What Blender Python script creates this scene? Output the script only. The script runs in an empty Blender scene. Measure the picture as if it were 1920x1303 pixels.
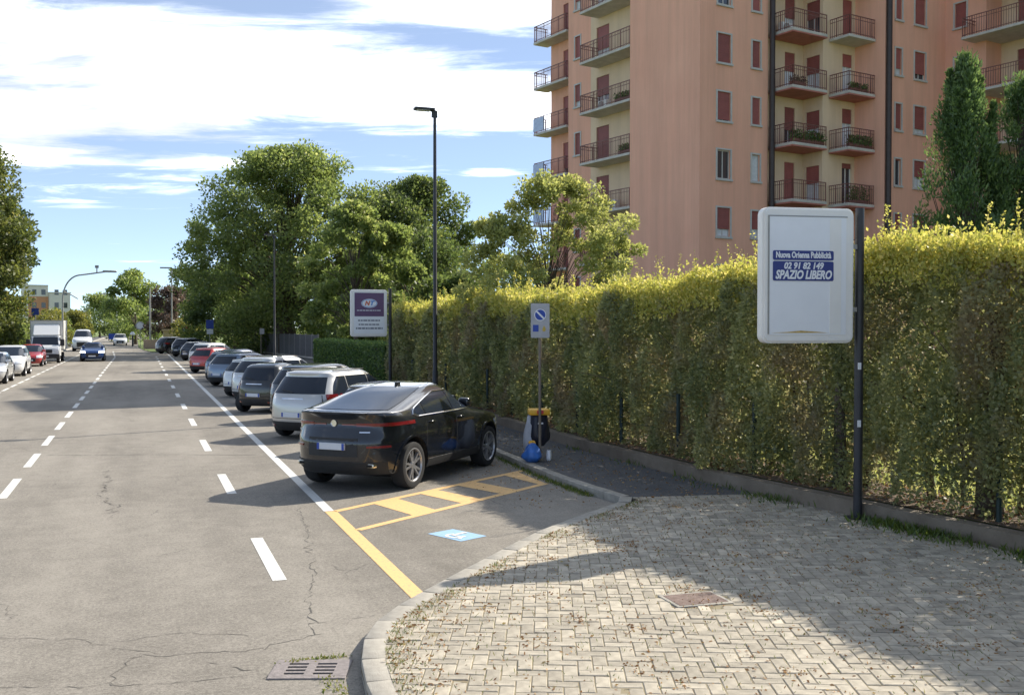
import bpy, bmesh, math, random
import numpy as np
from mathutils import Vector, Matrix

random.seed(7); RNG = np.random.default_rng(7)
R = math.radians
SC = bpy.context.scene
COL = SC.collection

# ---------------------------------------------------------------- camera, sky, sun, exposure
YAW = 20.17                       # the street runs along +Y, the camera looks 20 degrees to its right
cam_d = bpy.data.cameras.new('camera')
cam_d.sensor_width = 36.0; cam_d.lens = 36.0 * 1900 / 1920
cam_d.clip_start = 0.1; cam_d.clip_end = 3000
cam = bpy.data.objects.new('camera', cam_d); COL.objects.link(cam)
cam.location = (0, 0, 2.7); cam.rotation_euler = (R(90 - 1.19), 0, R(-YAW))
SC.camera = cam

SUN_AZ, SUN_EL = 71.0, 38.5       # clockwise from the street axis
SKY_STRENGTH = 0.093
CLOUD = 15.0
world = bpy.data.worlds.new('World'); SC.world = world; world.use_nodes = True
sun_d = bpy.data.lights.new('sun', 'SUN'); sun_d.energy = 3.25; sun_d.angle = R(0.55); sun_d.color = (1.0, 0.93, 0.81)
sun = bpy.data.objects.new('sun', sun_d); COL.objects.link(sun)
sdir = Vector((math.sin(R(SUN_AZ)) * math.cos(R(SUN_EL)), math.cos(R(SUN_AZ)) * math.cos(R(SUN_EL)), math.sin(R(SUN_EL))))
sun.rotation_euler = sdir.to_track_quat('Z', 'Y').to_euler(); sun.location = (30, 10, 40)
SC.view_settings.view_transform = 'Standard'; SC.view_settings.look = 'None'
SC.view_settings.exposure = 1.2; SC.view_settings.gamma = 1.0; SC.view_settings.use_curve_mapping = False

class N:
    """tiny wrapper that turns python arithmetic into shader math nodes"""
    def __init__(s, nt, sock): s.nt, s.s = nt, sock
    def _op(s, op, *a):
        n = s.nt.nodes.new('ShaderNodeMath'); n.operation = op
        for i, v in enumerate((s,) + a):
            if isinstance(v, N): s.nt.links.new(v.s, n.inputs[i])
            else: n.inputs[i].default_value = v
        return N(s.nt, n.outputs[0])
    def __add__(s, o): return s._op('ADD', o)
    __radd__ = __add__
    def __sub__(s, o): return s._op('SUBTRACT', o)
    def __rsub__(s, o): return s._op('MULTIPLY', -1.0) + o
    def __mul__(s, o): return s._op('MULTIPLY', o)
    __rmul__ = __mul__
    def __truediv__(s, o): return s._op('DIVIDE', o)
    def max(s, o): return s._op('MAXIMUM', o)
    def min(s, o): return s._op('MINIMUM', o)
    def gt(s, o): return s._op('GREATER_THAN', o)
    def gauss(s, c, w):
        d = (s - c) * (1.0 / w)
        k = d * d * -1.0
        n = s.nt.nodes.new('ShaderNodeMath'); n.operation = 'EXPONENT'; s.nt.links.new(k.s, n.inputs[0])
        return N(s.nt, n.outputs[0])
    def step(s, a, b):
        n = s.nt.nodes.new('ShaderNodeMapRange'); n.interpolation_type = 'SMOOTHSTEP'
        s.nt.links.new(s.s, n.inputs[0]); n.inputs[1].default_value = a; n.inputs[2].default_value = b
        return N(s.nt, n.outputs[0])

def build_sky():
    nt = world.node_tree; nt.nodes.clear(); L = nt.links.new; new = nt.nodes.new
    out = new('ShaderNodeOutputWorld'); bg = new('ShaderNodeBackground'); L(bg.outputs[0], out.inputs[0])
    sky = new('ShaderNodeTexSky'); sky.sky_type = 'NISHITA'; sky.sun_disc = False
    sky.sun_elevation = R(SUN_EL); sky.sun_rotation = R(SUN_AZ); sky.altitude = 120; sky.air_density = 0.5; sky.dust_density = 0.0; sky.ozone_density = 2.0
    tc = new('ShaderNodeTexCoord'); sep = new('ShaderNodeSeparateXYZ'); L(tc.outputs['Generated'], sep.inputs[0])
    X, Y, Z = (N(nt, sep.outputs[i]) for i in range(3))
    c, s = math.cos(R(YAW)), math.sin(R(YAW))
    rt = X * c - Y * s; fw = X * s + Y * c
    dn = fw.max(0.25); u = rt / dn; e = Z / dn
    # clouds lie on a high flat sheet: project the direction on a plane
    zz = Z.max(0.0) + 0.035
    comb = new('ShaderNodeCombineXYZ'); L((rt / zz).s, comb.inputs[0]); L((fw / zz).s, comb.inputs[1]); comb.inputs[2].default_value = 3.7
    def noise(scale, detail, rough, sx=1, off=0.0, dist=0.0):
        m = new('ShaderNodeMapping'); m.inputs['Scale'].default_value = (sx, 1, 1); m.inputs['Location'].default_value = (off, off * .7, 0)
        L(comb.outputs[0], m.inputs[0])
        n = new('ShaderNodeTexNoise'); n.inputs['Scale'].default_value = scale; n.inputs['Detail'].default_value = detail
        n.inputs['Roughness'].default_value = rough; n.inputs['Distortion'].default_value = dist
        L(m.outputs[0], n.inputs['Vector']); return N(nt, n.outputs[0])
    f1 = noise(0.50, 10, 0.60, 0.75, 1.3, 0.3)
    f2 = noise(2.2, 8, 0.66, 0.45, 5.1, 0.5)
    f3 = noise(0.9, 6, 0.6, 0.6, 9.3, 0.3)
    field = (f1 * 0.5 + f2 * 0.5 - 0.5) * 1.7 + 0.5
    # cloud banks as they lie across this part of the sky (u: across, e: height over the horizon)
    hi = 0.314 - (u + 0.34) * 0.185                       # upper edge of the main bank, falling to the right
    lo = 0.172 + (u + 0.50).max(-0.1).min(0.28) * 0.050   # its lower edge
    main = (hi - e).step(-0.030, 0.030) * (e - lo).step(-0.030, 0.028)
    top = (e - 0.292 - (u * -1.0 - 0.02).max(0.0) * 0.16).step(-0.022, 0.026) * (u + 0.30).step(0.0, 0.22)
    streak = (e - 0.160).gauss(0.0, 0.008) * (u + 0.305).gauss(0.0, 0.045) + (e - 0.121).gauss(0.0, 0.0055) * (u + 0.435).gauss(0.0, 0.05) + (e - 0.150).gauss(0.0, 0.006) * (u + 0.02).gauss(0.0, 0.03) + (e - 0.170).gauss(0.0, 0.010) * (u + 0.48).gauss(0.0, 0.06)
    front = fw.step(0.25, 0.45)
    low = (e * -1.0).step(-0.17, -0.10)
    bias = main * 0.24 + top * 0.28 + streak * 0.25 - low * 0.06
    dens = (field + bias * front - 0.11).step(0.45, 0.78)
    dens = dens * Z.step(0.0, 0.05)
    shade = (f3 - 0.46).max(0.0)
    grey = ((e - 0.222).gauss(0.0, 0.05) * (u + 0.40).gauss(0.0, 0.22) * front * shade * 4.0 + shade * 3.4).min(0.64)
    bright = (grey * -1.0 + 1.0) * CLOUD
    ccol = new('ShaderNodeCombineColor')
    L((bright * 0.96).s, ccol.inputs[0]); L((bright * 0.99).s, ccol.inputs[1]); L((bright * 1.05).s, ccol.inputs[2])
    mix = new('ShaderNodeMix'); mix.data_type = 'RGBA'
    veil = new('ShaderNodeMix'); veil.data_type = 'RGBA'; veil.inputs[0].default_value = 0.34; veil.inputs[7].default_value = (3.7, 4.25, 4.9, 1)
    L(sky.outputs[0], veil.inputs[6])                      # thin high haze over the blue
    L(dens.s, mix.inputs[0]); L(veil.outputs[2], mix.inputs[6]); L(ccol.outputs[0], mix.inputs[7])
    L(mix.outputs[2], bg.inputs[0]); bg.inputs[1].default_value = SKY_STRENGTH
build_sky()

# ---------------------------------------------------------------- helpers
def tag(o, label=None, cat=None, group=None, kind=None):
    if label: o['label'] = label
    if cat: o['category'] = cat
    if group: o['group'] = group
    if kind: o['kind'] = kind
    return o

def thing(name, label, cat, loc=(0, 0, 0), rz=0.0, group=None):
    o = bpy.data.objects.new(name, None); COL.objects.link(o); o.empty_display_size = .3
    o.location = loc; o.rotation_euler = (0, 0, rz)
    return tag(o, label, cat, group)

def link(name, me, parent=None, loc=None, rz=0.0):
    o = bpy.data.objects.new(name, me); COL.objects.link(o)
    if parent: o.parent = parent
    if loc is not None: o.location = loc
    if rz: o.rotation_euler = (0, 0, rz)
    return o

def mesh(name, verts, faces, mats, smooth=False, idx=None, sharp=None):
    me = bpy.data.meshes.new(name)
    me.from_pydata([tuple(map(float, v)) for v in verts], [], faces)
    for m in (mats if isinstance(mats, (list, tuple)) else [mats]): me.materials.append(m)
    if idx is not None: me.polygons.foreach_set('material_index', idx)
    if smooth:
        me.polygons.foreach_set('use_smooth', [True] * len(me.polygons))
        if sharp: me.set_sharp_from_angle(angle=R(sharp))
    me.update(); return me

def from_bm(name, bm, mats, smooth=False, sharp=None):
    me = bpy.data.meshes.new(name); bmesh.ops.recalc_face_normals(bm, faces=bm.faces); bm.to_mesh(me); bm.free()
    for m in (mats if isinstance(mats, (list, tuple)) else [mats]): me.materials.append(m)
    if smooth:
        me.polygons.foreach_set('use_smooth', [True] * len(me.polygons))
        if sharp: me.set_sharp_from_angle(angle=R(sharp))
    return me

def bm_box(bm, x0, x1, y0, y1, z0, z1, bev=0.0, seg=1, mat=0):
    vs = [bm.verts.new((x, y, z)) for z in (z0, z1) for x, y in ((x0, y0), (x1, y0), (x1, y1), (x0, y1))]
    fs = [bm.faces.new([vs[i] for i in q]) for q in ((3, 2, 1, 0), (4, 5, 6, 7), (0, 1, 5, 4), (1, 2, 6, 5), (2, 3, 7, 6), (3, 0, 4, 7))]
    for f in fs: f.material_index = mat
    if bev:
        es = {e for f in fs for e in f.edges}
        bmesh.ops.bevel(bm, geom=list(es), offset=bev, segments=seg, affect='EDGES', profile=.5)

def box(name, dims, mat, parent=None, bev=0.0, seg=1, loc=None, rz=0.0):
    bm = bmesh.new(); bm_box(bm, *dims, bev, seg)
    return link(name, from_bm(name, bm, mat, smooth=bev > 0, sharp=40), parent, loc, rz)

def tube_geo(pts, rads, n=8, cap=True):
    """tapered tube along pts"""
    pts = [Vector(p) for p in pts]; V, Fc = [], []
    up = Vector((0, 0, 1)); prev = None
    for i, p in enumerate(pts):
        t = (pts[min(i + 1, len(pts) - 1)] - pts[max(i - 1, 0)]).normalized()
        a = t.cross(up if abs(t.z) < .95 else Vector((1, 0, 0))).normalized() if prev is None else (prev - t * prev.dot(t)).normalized()
        prev = a; b = t.cross(a)
        r = rads[i] if isinstance(rads, (list, tuple)) else rads
        for k in range(n):
            an = 2 * math.pi * k / n
            V.append(p + (a * math.cos(an) + b * math.sin(an)) * r)
    for i in range(len(pts) - 1):
        for k in range(n):
            k2 = (k + 1) % n
            Fc.append((i * n + k, i * n + k2, (i + 1) * n + k2, (i + 1) * n + k))
    if cap:
        Fc.append(tuple(range(n))[::-1]); Fc.append(tuple(range((len(pts) - 1) * n, len(pts) * n)))
    return V, Fc

def join_geo(parts):
    V, Fc = [], []
    for v, f in parts:
        o = len(V); V += list(v); Fc += [tuple(i + o for i in q) for q in f]
    return V, Fc

def tube(name, pts, rads, mat, parent=None, n=8):
    v, f = tube_geo(pts, rads, n)
    return link(name, mesh(name, v, f, mat, True, sharp=50), parent)

def lathe_geo(prof, n=24, axis='z', c=(0, 0, 0)):
    V, Fc = [], []
    for r, h in prof:
        for k in range(n):
            a = 2 * math.pi * k / n
            p = (r * math.cos(a), r * math.sin(a), h) if axis == 'z' else (r * math.cos(a), h, r * math.sin(a))
            V.append((p[0] + c[0], p[1] + c[1], p[2] + c[2]))
    for i in range(len(prof) - 1):
        for k in range(n):
            k2 = (k + 1) % n; q = (i * n + k, i * n + k2, (i + 1) * n + k2, (i + 1) * n + k)
            Fc.append(q if axis == 'z' else q[::-1])
    return V, Fc

def poly_sheet(name, pts, z, mat, parent=None, kind=None):
    """flat polygon (any simple outline) at height z"""
    bm = bmesh.new(); vs = [bm.verts.new((p[0], p[1], z)) for p in pts]; f = bm.faces.new(vs)
    if f.calc_area() and f.normal.z < 0: f.normal_flip()
    bm.normal_update()
    for f in bm.faces:
        if f.normal.z < 0: f.normal_flip()
    bmesh.ops.triangulate(bm, faces=bm.faces)
    me = bpy.data.meshes.new(name); bm.to_mesh(me); bm.free(); me.materials.append(mat)
    o = link(name, me, parent)
    if kind: o['kind'] = kind
    return o

def band_geo(path, offs):
    """offset a plan path sideways (positive = left of travel)"""
    out = []
    for i, p in enumerate(path):
        a = Vector(path[max(i - 1, 0)]); b = Vector(path[min(i + 1, len(path) - 1)])
        t = (b - a).normalized(); nrm = Vector((-t.y, t.x)); out.append((p[0] + nrm.x * offs, p[1] + nrm.y * offs))
    return out

def resample(path, step):
    out = [Vector(path[0])]; acc = 0
    P = [Vector(p) for p in path]
    for a, b in zip(P[:-1], P[1:]):
        n = max(1, int(round((b - a).length / step)))
        for k in range(1, n + 1): out.append(a.lerp(b, k / n))
    return [tuple(p) for p in out]

def smooth_path(path, it=2):
    P = [Vector(p) for p in path]
    for _ in range(it):
        Q = [P[0]]
        for a, b in zip(P[:-1], P[1:]): Q += [a.lerp(b, .25), a.lerp(b, .75)]
        P = Q + [P[-1]]
    return [tuple(p) for p in P]

# ---------------------------------------------------------------- materials
MATS = {}
def pmat(name, col, rough=.7, metal=0.0, streak=0.0, spec=.5, var=0.0, scale=6.0, bump=0.0, bscale=80.0, coat=0.0, emit=None, es=0.0, col2=None, objvar=0.0):
    """principled with noise colour variation and fine bump"""
    if name in MATS: return MATS[name]
    m = bpy.data.materials.new(name); m.use_nodes = True; nt = m.node_tree; b = nt.nodes['Principled BSDF']; L = nt.links.new
    b.inputs['Base Color'].default_value = (*col, 1); b.inputs['Roughness'].default_value = rough; b.inputs['Metallic'].default_value = metal
    b.inputs['Specular IOR Level'].default_value = spec; b.inputs['Coat Weight'].default_value = coat; b.inputs['Coat Roughness'].default_value = .03
    tc = nt.nodes.new('ShaderNodeTexCoord')
    last = None
    if var or col2:
        n = nt.nodes.new('ShaderNodeTexNoise'); n.inputs['Scale'].default_value = scale; n.inputs['Detail'].default_value = 6; n.inputs['Roughness'].default_value = .62
        L(tc.outputs['Object'], n.inputs['Vector'])
        mx = nt.nodes.new('ShaderNodeMix'); mx.data_type = 'RGBA'
        c2 = col2 or tuple(c * (1 + var) for c in col); c1 = col if col2 else tuple(c * (1 - var) for c in col)
        mx.inputs[6].default_value = (*c1, 1); mx.inputs[7].default_value = (*c2, 1)
        r = nt.nodes.new('ShaderNodeMapRange'); r.inputs[1].default_value = .32; r.inputs[2].default_value = .68
        L(n.outputs[0], r.inputs[0]); L(r.outputs[0], mx.inputs[0]); last = mx.outputs[2]
    if streak:
        mp = nt.nodes.new('ShaderNodeMapping'); mp.inputs['Scale'].default_value = (1.6, 1.6, .10); L(tc.outputs['Object'], mp.inputs[0])
        sn = nt.nodes.new('ShaderNodeTexNoise'); sn.inputs['Scale'].default_value = 1.0; sn.inputs['Detail'].default_value = 7; sn.inputs['Roughness'].default_value = .7; L(mp.outputs[0], sn.inputs['Vector'])
        sv = nt.nodes.new('ShaderNodeHueSaturation'); sr = nt.nodes.new('ShaderNodeMapRange'); sr.inputs[1].default_value = .3; sr.inputs[2].default_value = .7; sr.inputs[3].default_value = 1 - streak; sr.inputs[4].default_value = 1 + streak * .5
        L(sn.outputs[0], sr.inputs[0]); L(sr.outputs[0], sv.inputs['Value'])
        if last: L(last, sv.inputs['Color'])
        else: sv.inputs['Color'].default_value = (*col, 1)
        last = sv.outputs[0]
    if objvar:
        oi = nt.nodes.new('ShaderNodeObjectInfo'); h = nt.nodes.new('ShaderNodeHueSaturation')
        r = nt.nodes.new('ShaderNodeMapRange'); r.inputs[3].default_value = 1 - objvar; r.inputs[4].default_value = 1 + objvar
        L(oi.outputs['Random'], r.inputs[0]); L(r.outputs[0], h.inputs['Value'])
        if last: L(last, h.inputs['Color'])
        else: h.inputs['Color'].default_value = (*col, 1)
        last = h.outputs[0]
    if last: L(last, b.inputs['Base Color'])
    if bump:
        n2 = nt.nodes.new('ShaderNodeTexNoise'); n2.inputs['Scale'].default_value = bscale; n2.inputs['Detail'].default_value = 3
        L(tc.outputs['Object'], n2.inputs['Vector'])
        bp = nt.nodes.new('ShaderNodeBump'); bp.inputs['Strength'].default_value = bump; bp.inputs['Distance'].default_value = .02
        L(n2.outputs[0], bp.inputs['Height']); L(bp.outputs[0], b.inputs['Normal'])
    if emit: b.inputs['Emission Color'].default_value = (*emit, 1); b.inputs['Emission Strength'].default_value = es
    MATS[name] = m; return m

def leaf_mat(name, dark, light, trans=.45, third=None, patch=None, pscale=.6):
    """leaf: diffuse + translucent, each leaf its own tone from a per-leaf attribute"""
    m = bpy.data.materials.new(name); m.use_nodes = True; nt = m.node_tree; nt.nodes.clear(); L = nt.links.new; new = nt.nodes.new
    out = new('ShaderNodeOutputMaterial'); at = new('ShaderNodeAttribute'); at.attribute_name = 'tone'
    cr = new('ShaderNodeValToRGB'); e = cr.color_ramp.elements
    e[0].position = 0; e[0].color = (*dark, 1); e[1].position = .8 if third else 1; e[1].color = (*light, 1)
    if third: x = cr.color_ramp.elements.new(1.0); x.color = (*third, 1)
    L(at.outputs['Fac'], cr.inputs[0]); colr = cr.outputs[0]
    if patch:
        tc = new('ShaderNodeTexCoord'); n = new('ShaderNodeTexNoise'); n.inputs['Scale'].default_value = pscale; n.inputs['Detail'].default_value = 3
        L(tc.outputs['Object'], n.inputs['Vector']); r = new('ShaderNodeMapRange'); r.inputs[1].default_value = .48; r.inputs[2].default_value = .66; r.inputs[4].default_value = .75
        L(n.outputs[0], r.inputs[0]); mx = new('ShaderNodeMix'); mx.data_type = 'RGBA'; L(r.outputs[0], mx.inputs[0]); L(colr, mx.inputs[6])
        mx.inputs[7].default_value = (*patch, 1); colr = mx.outputs[2]
    d = new('ShaderNodeBsdfDiffuse'); t = new('ShaderNodeBsdfTranslucent'); g = new('ShaderNodeBsdfGlossy'); g.inputs['Roughness'].default_value = .45
    h = new('ShaderNodeHueSaturation'); h.inputs['Value'].default_value = 1.35; h.inputs['Saturation'].default_value = 1.1; h.inputs['Hue'].default_value = .488
    L(colr, d.inputs[0]); L(colr, h.inputs['Color']); L(h.outputs[0], t.inputs[0])
    m1 = new('ShaderNodeMixShader'); m1.inputs[0].default_value = trans; L(d.outputs[0], m1.inputs[1]); L(t.outputs[0], m1.inputs[2])
    m2 = new('ShaderNodeMixShader'); m2.inputs[0].default_value = .035; L(m1.outputs[0], m2.inputs[1]); L(g.outputs[0], m2.inputs[2])
    L(m2.outputs[0], out.inputs[0]); return m

def asphalt_mat(name, base, worn, crack=1.0):
    m = bpy.data.materials.new(name); m.use_nodes = True; nt = m.node_tree; b = nt.nodes['Principled BSDF']; L = nt.links.new; new = nt.nodes.new
    tc = new('ShaderNodeTexCoord')
    def noise(sc, det=5, ro=.6, vec=None, stretch=None):
        n = new('ShaderNodeTexNoise'); n.inputs['Scale'].default_value = sc; n.inputs['Detail'].default_value = det; n.inputs['Roughness'].default_value = ro
        if stretch:
            mp = new('ShaderNodeMapping'); mp.inputs['Scale'].default_value = stretch; L(tc.outputs['Object'], mp.inputs[0]); L(mp.outputs[0], n.inputs['Vector'])
        else: L(tc.outputs['Object'], n.inputs['Vector'])
        return N(nt, n.outputs[0])
    lane = noise(.9, 3, .5, stretch=(1.0, .03, 1)); big = noise(.35, 5, .6, stretch=(1.0, .35, 1)); mid = noise(3.0, 6, .7); fine = noise(140, 2, .7); spk = noise(55, 3, .8)
    gr_ = noise(24, 3, .8); tone = (big - .5) * 1.7 + (lane - .5) * .9 + (mid - .5) * .9 + (fine - .5) * 1.2 + (spk - .5) * 2.2 + (gr_ - .5) * 1.6 + .5
    mx = new('ShaderNodeMix'); mx.data_type = 'RGBA'; mx.clamp_factor = True; L(tone.s, mx.inputs[0])
    mx.inputs[6].default_value = (*base, 1); mx.inputs[7].default_value = (*worn, 1)
    vo = new('ShaderNodeTexVoronoi'); vo.feature = 'DISTANCE_TO_EDGE'; vo.inputs['Scale'].default_value = .55
    wp = new('ShaderNodeTexNoise'); wp.inputs['Scale'].default_value = 2.2; wp.inputs['Detail'].default_value = 6
    L(tc.outputs['Object'], wp.inputs['Vector']); vm = new('ShaderNodeMix'); vm.data_type = 'VECTOR'; vm.inputs[0].default_value = .3
    L(tc.outputs['Object'], vm.inputs[4]); L(wp.outputs['Color'], vm.inputs[5]); L(vm.outputs[1], vo.inputs['Vector'])
    cm = (N(nt, vo.outputs[0]) * -1.0).step(-.005, -.001) * noise(.5, 3).step(.54, .64) * (.4 * crack)
    m2 = new('ShaderNodeMix'); m2.data_type = 'RGBA'; L(cm.s, m2.inputs[0]); L(mx.outputs[2], m2.inputs[6]); m2.inputs[7].default_value = (.03, .029, .028, 1)
    L(m2.outputs[2], b.inputs['Base Color']); b.inputs['Roughness'].default_value = .88; b.inputs['Specular IOR Level'].default_value = .25
    bp = new('ShaderNodeBump'); bp.inputs['Strength'].default_value = .5; bp.inputs['Distance'].default_value = .008; L((fine + spk * .6 - cm * 1.5).s, bp.inputs['Height']); L(bp.outputs[0], b.inputs['Normal'])
    return m

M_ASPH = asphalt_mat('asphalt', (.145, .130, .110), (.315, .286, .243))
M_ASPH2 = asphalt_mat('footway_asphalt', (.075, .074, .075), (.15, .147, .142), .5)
def paint_mat(name, col, wear=.7):
    m = bpy.data.materials.new(name); m.use_nodes = True; nt = m.node_tree; b = nt.nodes['Principled BSDF']; L = nt.links.new; new = nt.nodes.new
    tc = new('ShaderNodeTexCoord'); n = new('ShaderNodeTexNoise'); n.inputs['Scale'].default_value = 22; n.inputs['Detail'].default_value = 8; n.inputs['Roughness'].default_value = .75
    L(tc.outputs['Object'], n.inputs['Vector']); w = N(nt, n.outputs[0]).step(.50, .70) * wear
    mx = new('ShaderNodeMix'); mx.data_type = 'RGBA'; L(w.s, mx.inputs[0]); mx.inputs[6].default_value = (*col, 1); mx.inputs[7].default_value = (.24, .225, .2, 1)
    L(mx.outputs[2], b.inputs['Base Color']); b.inputs['Roughness'].default_value = .75; return m
M_WPAINT = paint_mat('road_paint_white', (.64, .63, .59)); M_YPAINT = paint_mat('road_paint_yellow', (.72, .445, .18), .9); M_BPAINT = paint_mat('road_paint_blue', (.27, .44, .62))
M_PAVER = pmat('paver_concrete', (.365, .322, .252), .88, var=.22, scale=9.0, bump=.35, bscale=120, objvar=.17)
M_PAVER2 = pmat('paver_concrete_mass', (.365, .322, .252), .88, var=.24, scale=7.0, bump=.25, bscale=120)
M_JOINT = pmat('joint_sand', (.17, .135, .085), .95, scale=4, col2=(.29, .25, .155))
M_KERB = pmat('kerb_concrete', (.31, .285, .242), .85, var=.24, scale=5, bump=.3, bscale=90, objvar=.06)
M_WALLC = pmat('low_wall_concrete', (.135, .105, .075), .9, scale=1.6, col2=(.225, .185, .14), bump=.4, bscale=30)
M_SOIL = pmat('soil', (.075, .05, .034), .95, scale=4, col2=(.15, .10, .06), bump=.5, bscale=30)
M_GRASS = pmat('lawn', (.10, .15, .03), .9, scale=3, col2=(.20, .24, .06), bump=.5, bscale=60)
M_BARK = pmat('bark', (.07, .053, .04), .95, scale=9, col2=(.15, .118, .09), bump=.6, bscale=25)
M_BLACKM = pmat('black_metal', (.025, .025, .03), .45, spec=.5, var=.2, scale=4)
M_GREYM = pmat('galvanised', (.33, .32, .30), .5, metal=.3, var=.12, scale=8)
M_BROWNM = pmat('weathered_pole', (.19, .155, .12), .65, var=.15, scale=8)
M_GREENM = pmat('green_fence_paint', (.010, .028, .026), .5, var=.15, scale=5)
M_WHITEP = pmat('white_plastic', (.82, .79, .75), .45, var=.035, scale=3)
M_PANEL = pmat('panel_sheet', (.82, .82, .84), .35, var=.03, scale=2.5)
M_BLUEV = pmat('blue_vinyl', (.025, .04, .20), .4, var=.06); M_WVINYL = pmat('white_vinyl', (.8, .8, .82), .45)
M_PURPLE = pmat('purple_print', (.135, .075, .155), .45, var=.08, scale=5); M_REDV = pmat('red_vinyl', (.62, .16, .10), .45); M_SKYV = pmat('light_blue_vinyl', (.10, .26, .62), .45)
M_SIGNBLUE = pmat('sign_blue', (.018, .06, .36), .4); M_SIGNGREY = pmat('sign_back_grey', (.42, .42, .44), .5, var=.08); M_SIGNRED = pmat('sign_red', (.5, .025, .025), .4); M_YELP = pmat('yellow_plastic', (.78, .42, .03), .45, var=.06)
M_GREYTXT = pmat('grey_print', (.22, .23, .26), .5)

# ---------------------------------------------------------------- ground, carriageway, markings
ground = poly_sheet('ground', [(-900, -400), (900, -400), (900, 1500), (-900, 1500)], -.03, M_GRASS, kind='structure')
road = poly_sheet('road', [(-7.7, -60), (9.2, -60), (9.2, 520), (-7.7, 520)], 0.0, M_ASPH, kind='structure')
def quad_mark(name, p0, p1, w, mat, z=.004):
    a, b = Vector(p0), Vector(p1); t = (b - a).normalized(); n = Vector((-t.y, t.x)) * (w / 2)
    return poly_sheet(name, [a - n, b - n, b + n, a + n], z, mat, road)
for k in range(-2, 20):
    y = 10.92 + 5.95 * k
    if y < 96: quad_mark('lane_dash', (1.38, y), (1.38, y + 2.3), .15, M_WPAINT)
for k in range(-8, 30):
    y = 21.4 + 3.76 * k
    if y < 118: quad_mark('lane_dash', (-2.05 - max(0, y - 95) * .03, y), (-2.05 - max(0, y - 93) * .03, y + 2.2), .14, M_WPAINT)
quad_mark('edge_line', (2.58, 14.78), (2.56, 104), .15, M_WPAINT)
for k in range(34): quad_mark('edge_dash', (-5.4, 8 + 3.0 * k), (-5.4, 8 + 3.0 * k + 2.2), .13, M_WPAINT)
quad_mark('yellow_edge_line', (2.60, 9.62), (2.60, 14.76), .17, M_YPAINT)
H0, H1 = Vector((2.66, 14.73)), Vector((6.75, 17.72)); G0, G1 = Vector((2.70, 13.28)), Vector((6.55, 16.12))
quad_mark('yellow_bay_line', H0, H1, .13, M_YPAINT); quad_mark('yellow_bay_line', G0, G1, .13, M_YPAINT)
def hatch(s0, s1, t0, t1):
    pts = [H0.lerp(H1, s0), H0.lerp(H1, s1), G0.lerp(G1, t1), G0.lerp(G1, t0)]
    inner = [pts[0].lerp(pts[3], .055), pts[1].lerp(pts[2], .055), pts[2].lerp(pts[1], .055), pts[3].lerp(pts[0], .055)]
    poly_sheet('yellow_hatch_bar', inner, .0038, M_YPAINT, road)
hatch(.16, .27, .25, .36); hatch(.38, .47, .50, .60); hatch(.58, .68, .72, .82); hatch(.86, .955, .96, .998)
sq = [(3.50, 12.72), (3.90, 12.90), (4.18, 12.32), (3.77, 12.12)]
poly_sheet('blue_bay_square', sq, .004, M_BPAINT, road)
def sym(pts):   # wheelchair symbol: local u across, v up on the square
    o, eu, ev = Vector(sq[0]), Vector(sq[3]) - Vector(sq[0]), Vector(sq[1]) - Vector(sq[0])
    return [o + eu * u + ev * v for u, v in pts]
ringpts = [(.55 + .22 * math.cos(a), .38 + .30 * math.sin(a)) for a in np.linspace(R(-215), R(40), 22)]
inn = [(.55 + .15 * math.cos(a), .38 + .20 * math.sin(a)) for a in np.linspace(R(40), R(-215), 22)]
poly_sheet('wheelchair_symbol', sym(ringpts + inn), .008, M_WPAINT, road)
poly_sheet('wheelchair_symbol', sym([(.44, .36), (.52, .36), (.50, .78), (.40, .78)]), .0084, M_WPAINT, road)
poly_sheet('wheelchair_symbol', sym([(.44, .42), (.74, .42), (.86, .18), (.80, .14), (.70, .34), (.44, .34)]), .0088, M_WPAINT, road)
poly_sheet('wheelchair_symbol', sym([(.45 + .07 * math.cos(a), .86 + .08 * math.sin(a)) for a in np.linspace(0, 2 * math.pi, 12)[:-1]]), .0092, M_WPAINT, road)

# cracks and sealed joints that can be picked out one by one
M_CRACK = pmat('asphalt_crack', (.10, .092, .08), .95)
def crack(pts, w, jit=.035, seed=0):
    rr = random.Random(seed); P = resample(pts, .07); w *= .6; c = [(p[0] + rr.gauss(0, jit), p[1] + rr.gauss(0, jit)) for p in P]
    L_, R_ = [], []
    for i, p in enumerate(c):
        a, b = Vector(c[max(i - 1, 0)]), Vector(c[min(i + 1, len(c) - 1)]); t = (b - a).normalized(); n = Vector((-t.y, t.x)) * w * rr.choice((.05, .5, .8, 1, 1.3)) * .5
        L_.append((p[0] + n.x, p[1] + n.y, .003)); R_.append((p[0] - n.x, p[1] - n.y, .003))
    n = len(c); link('crack', mesh('crack', L_ + R_, [(i, n + i, n + i + 1, i + 1) for i in range(n - 1)], M_CRACK), road)
crack([(2.2, 15.2), (2.05, 13.5), (1.93, 12.3), (1.75, 11.0), (1.55, 10.1), (1.47, 9.4), (1.42, 8.9)], .018, .03, 1)
crack([(1.42, 8.9), (1.1, 8.75), (.8, 8.62), (.35, 8.75), (-.1, 8.8)], .014, .025, 2)
crack([(1.5, 9.2), (1.8, 9.25), (2.1, 9.3)], .013, .02, 3)
crack([(-2.9, 10.4), (-2.0, 9.95), (-1.2, 9.75), (-.55, 9.45), (-.25, 9.1), (0.1, 8.85)], .012, .03, 4)
crack([(-.2, 9.3), (.3, 9.35), (.9, 9.05)], .012, .02, 5)
crack([(-2.6, 8.9), (-1.4, 8.55), (-.5, 8.2), (.2, 8.05), (.8, 8.0)], .012, .02, 6)
crack([(-.05, 8.8), (-.2, 8.45), (-.2, 8.15)], .013, .02, 7)
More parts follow.
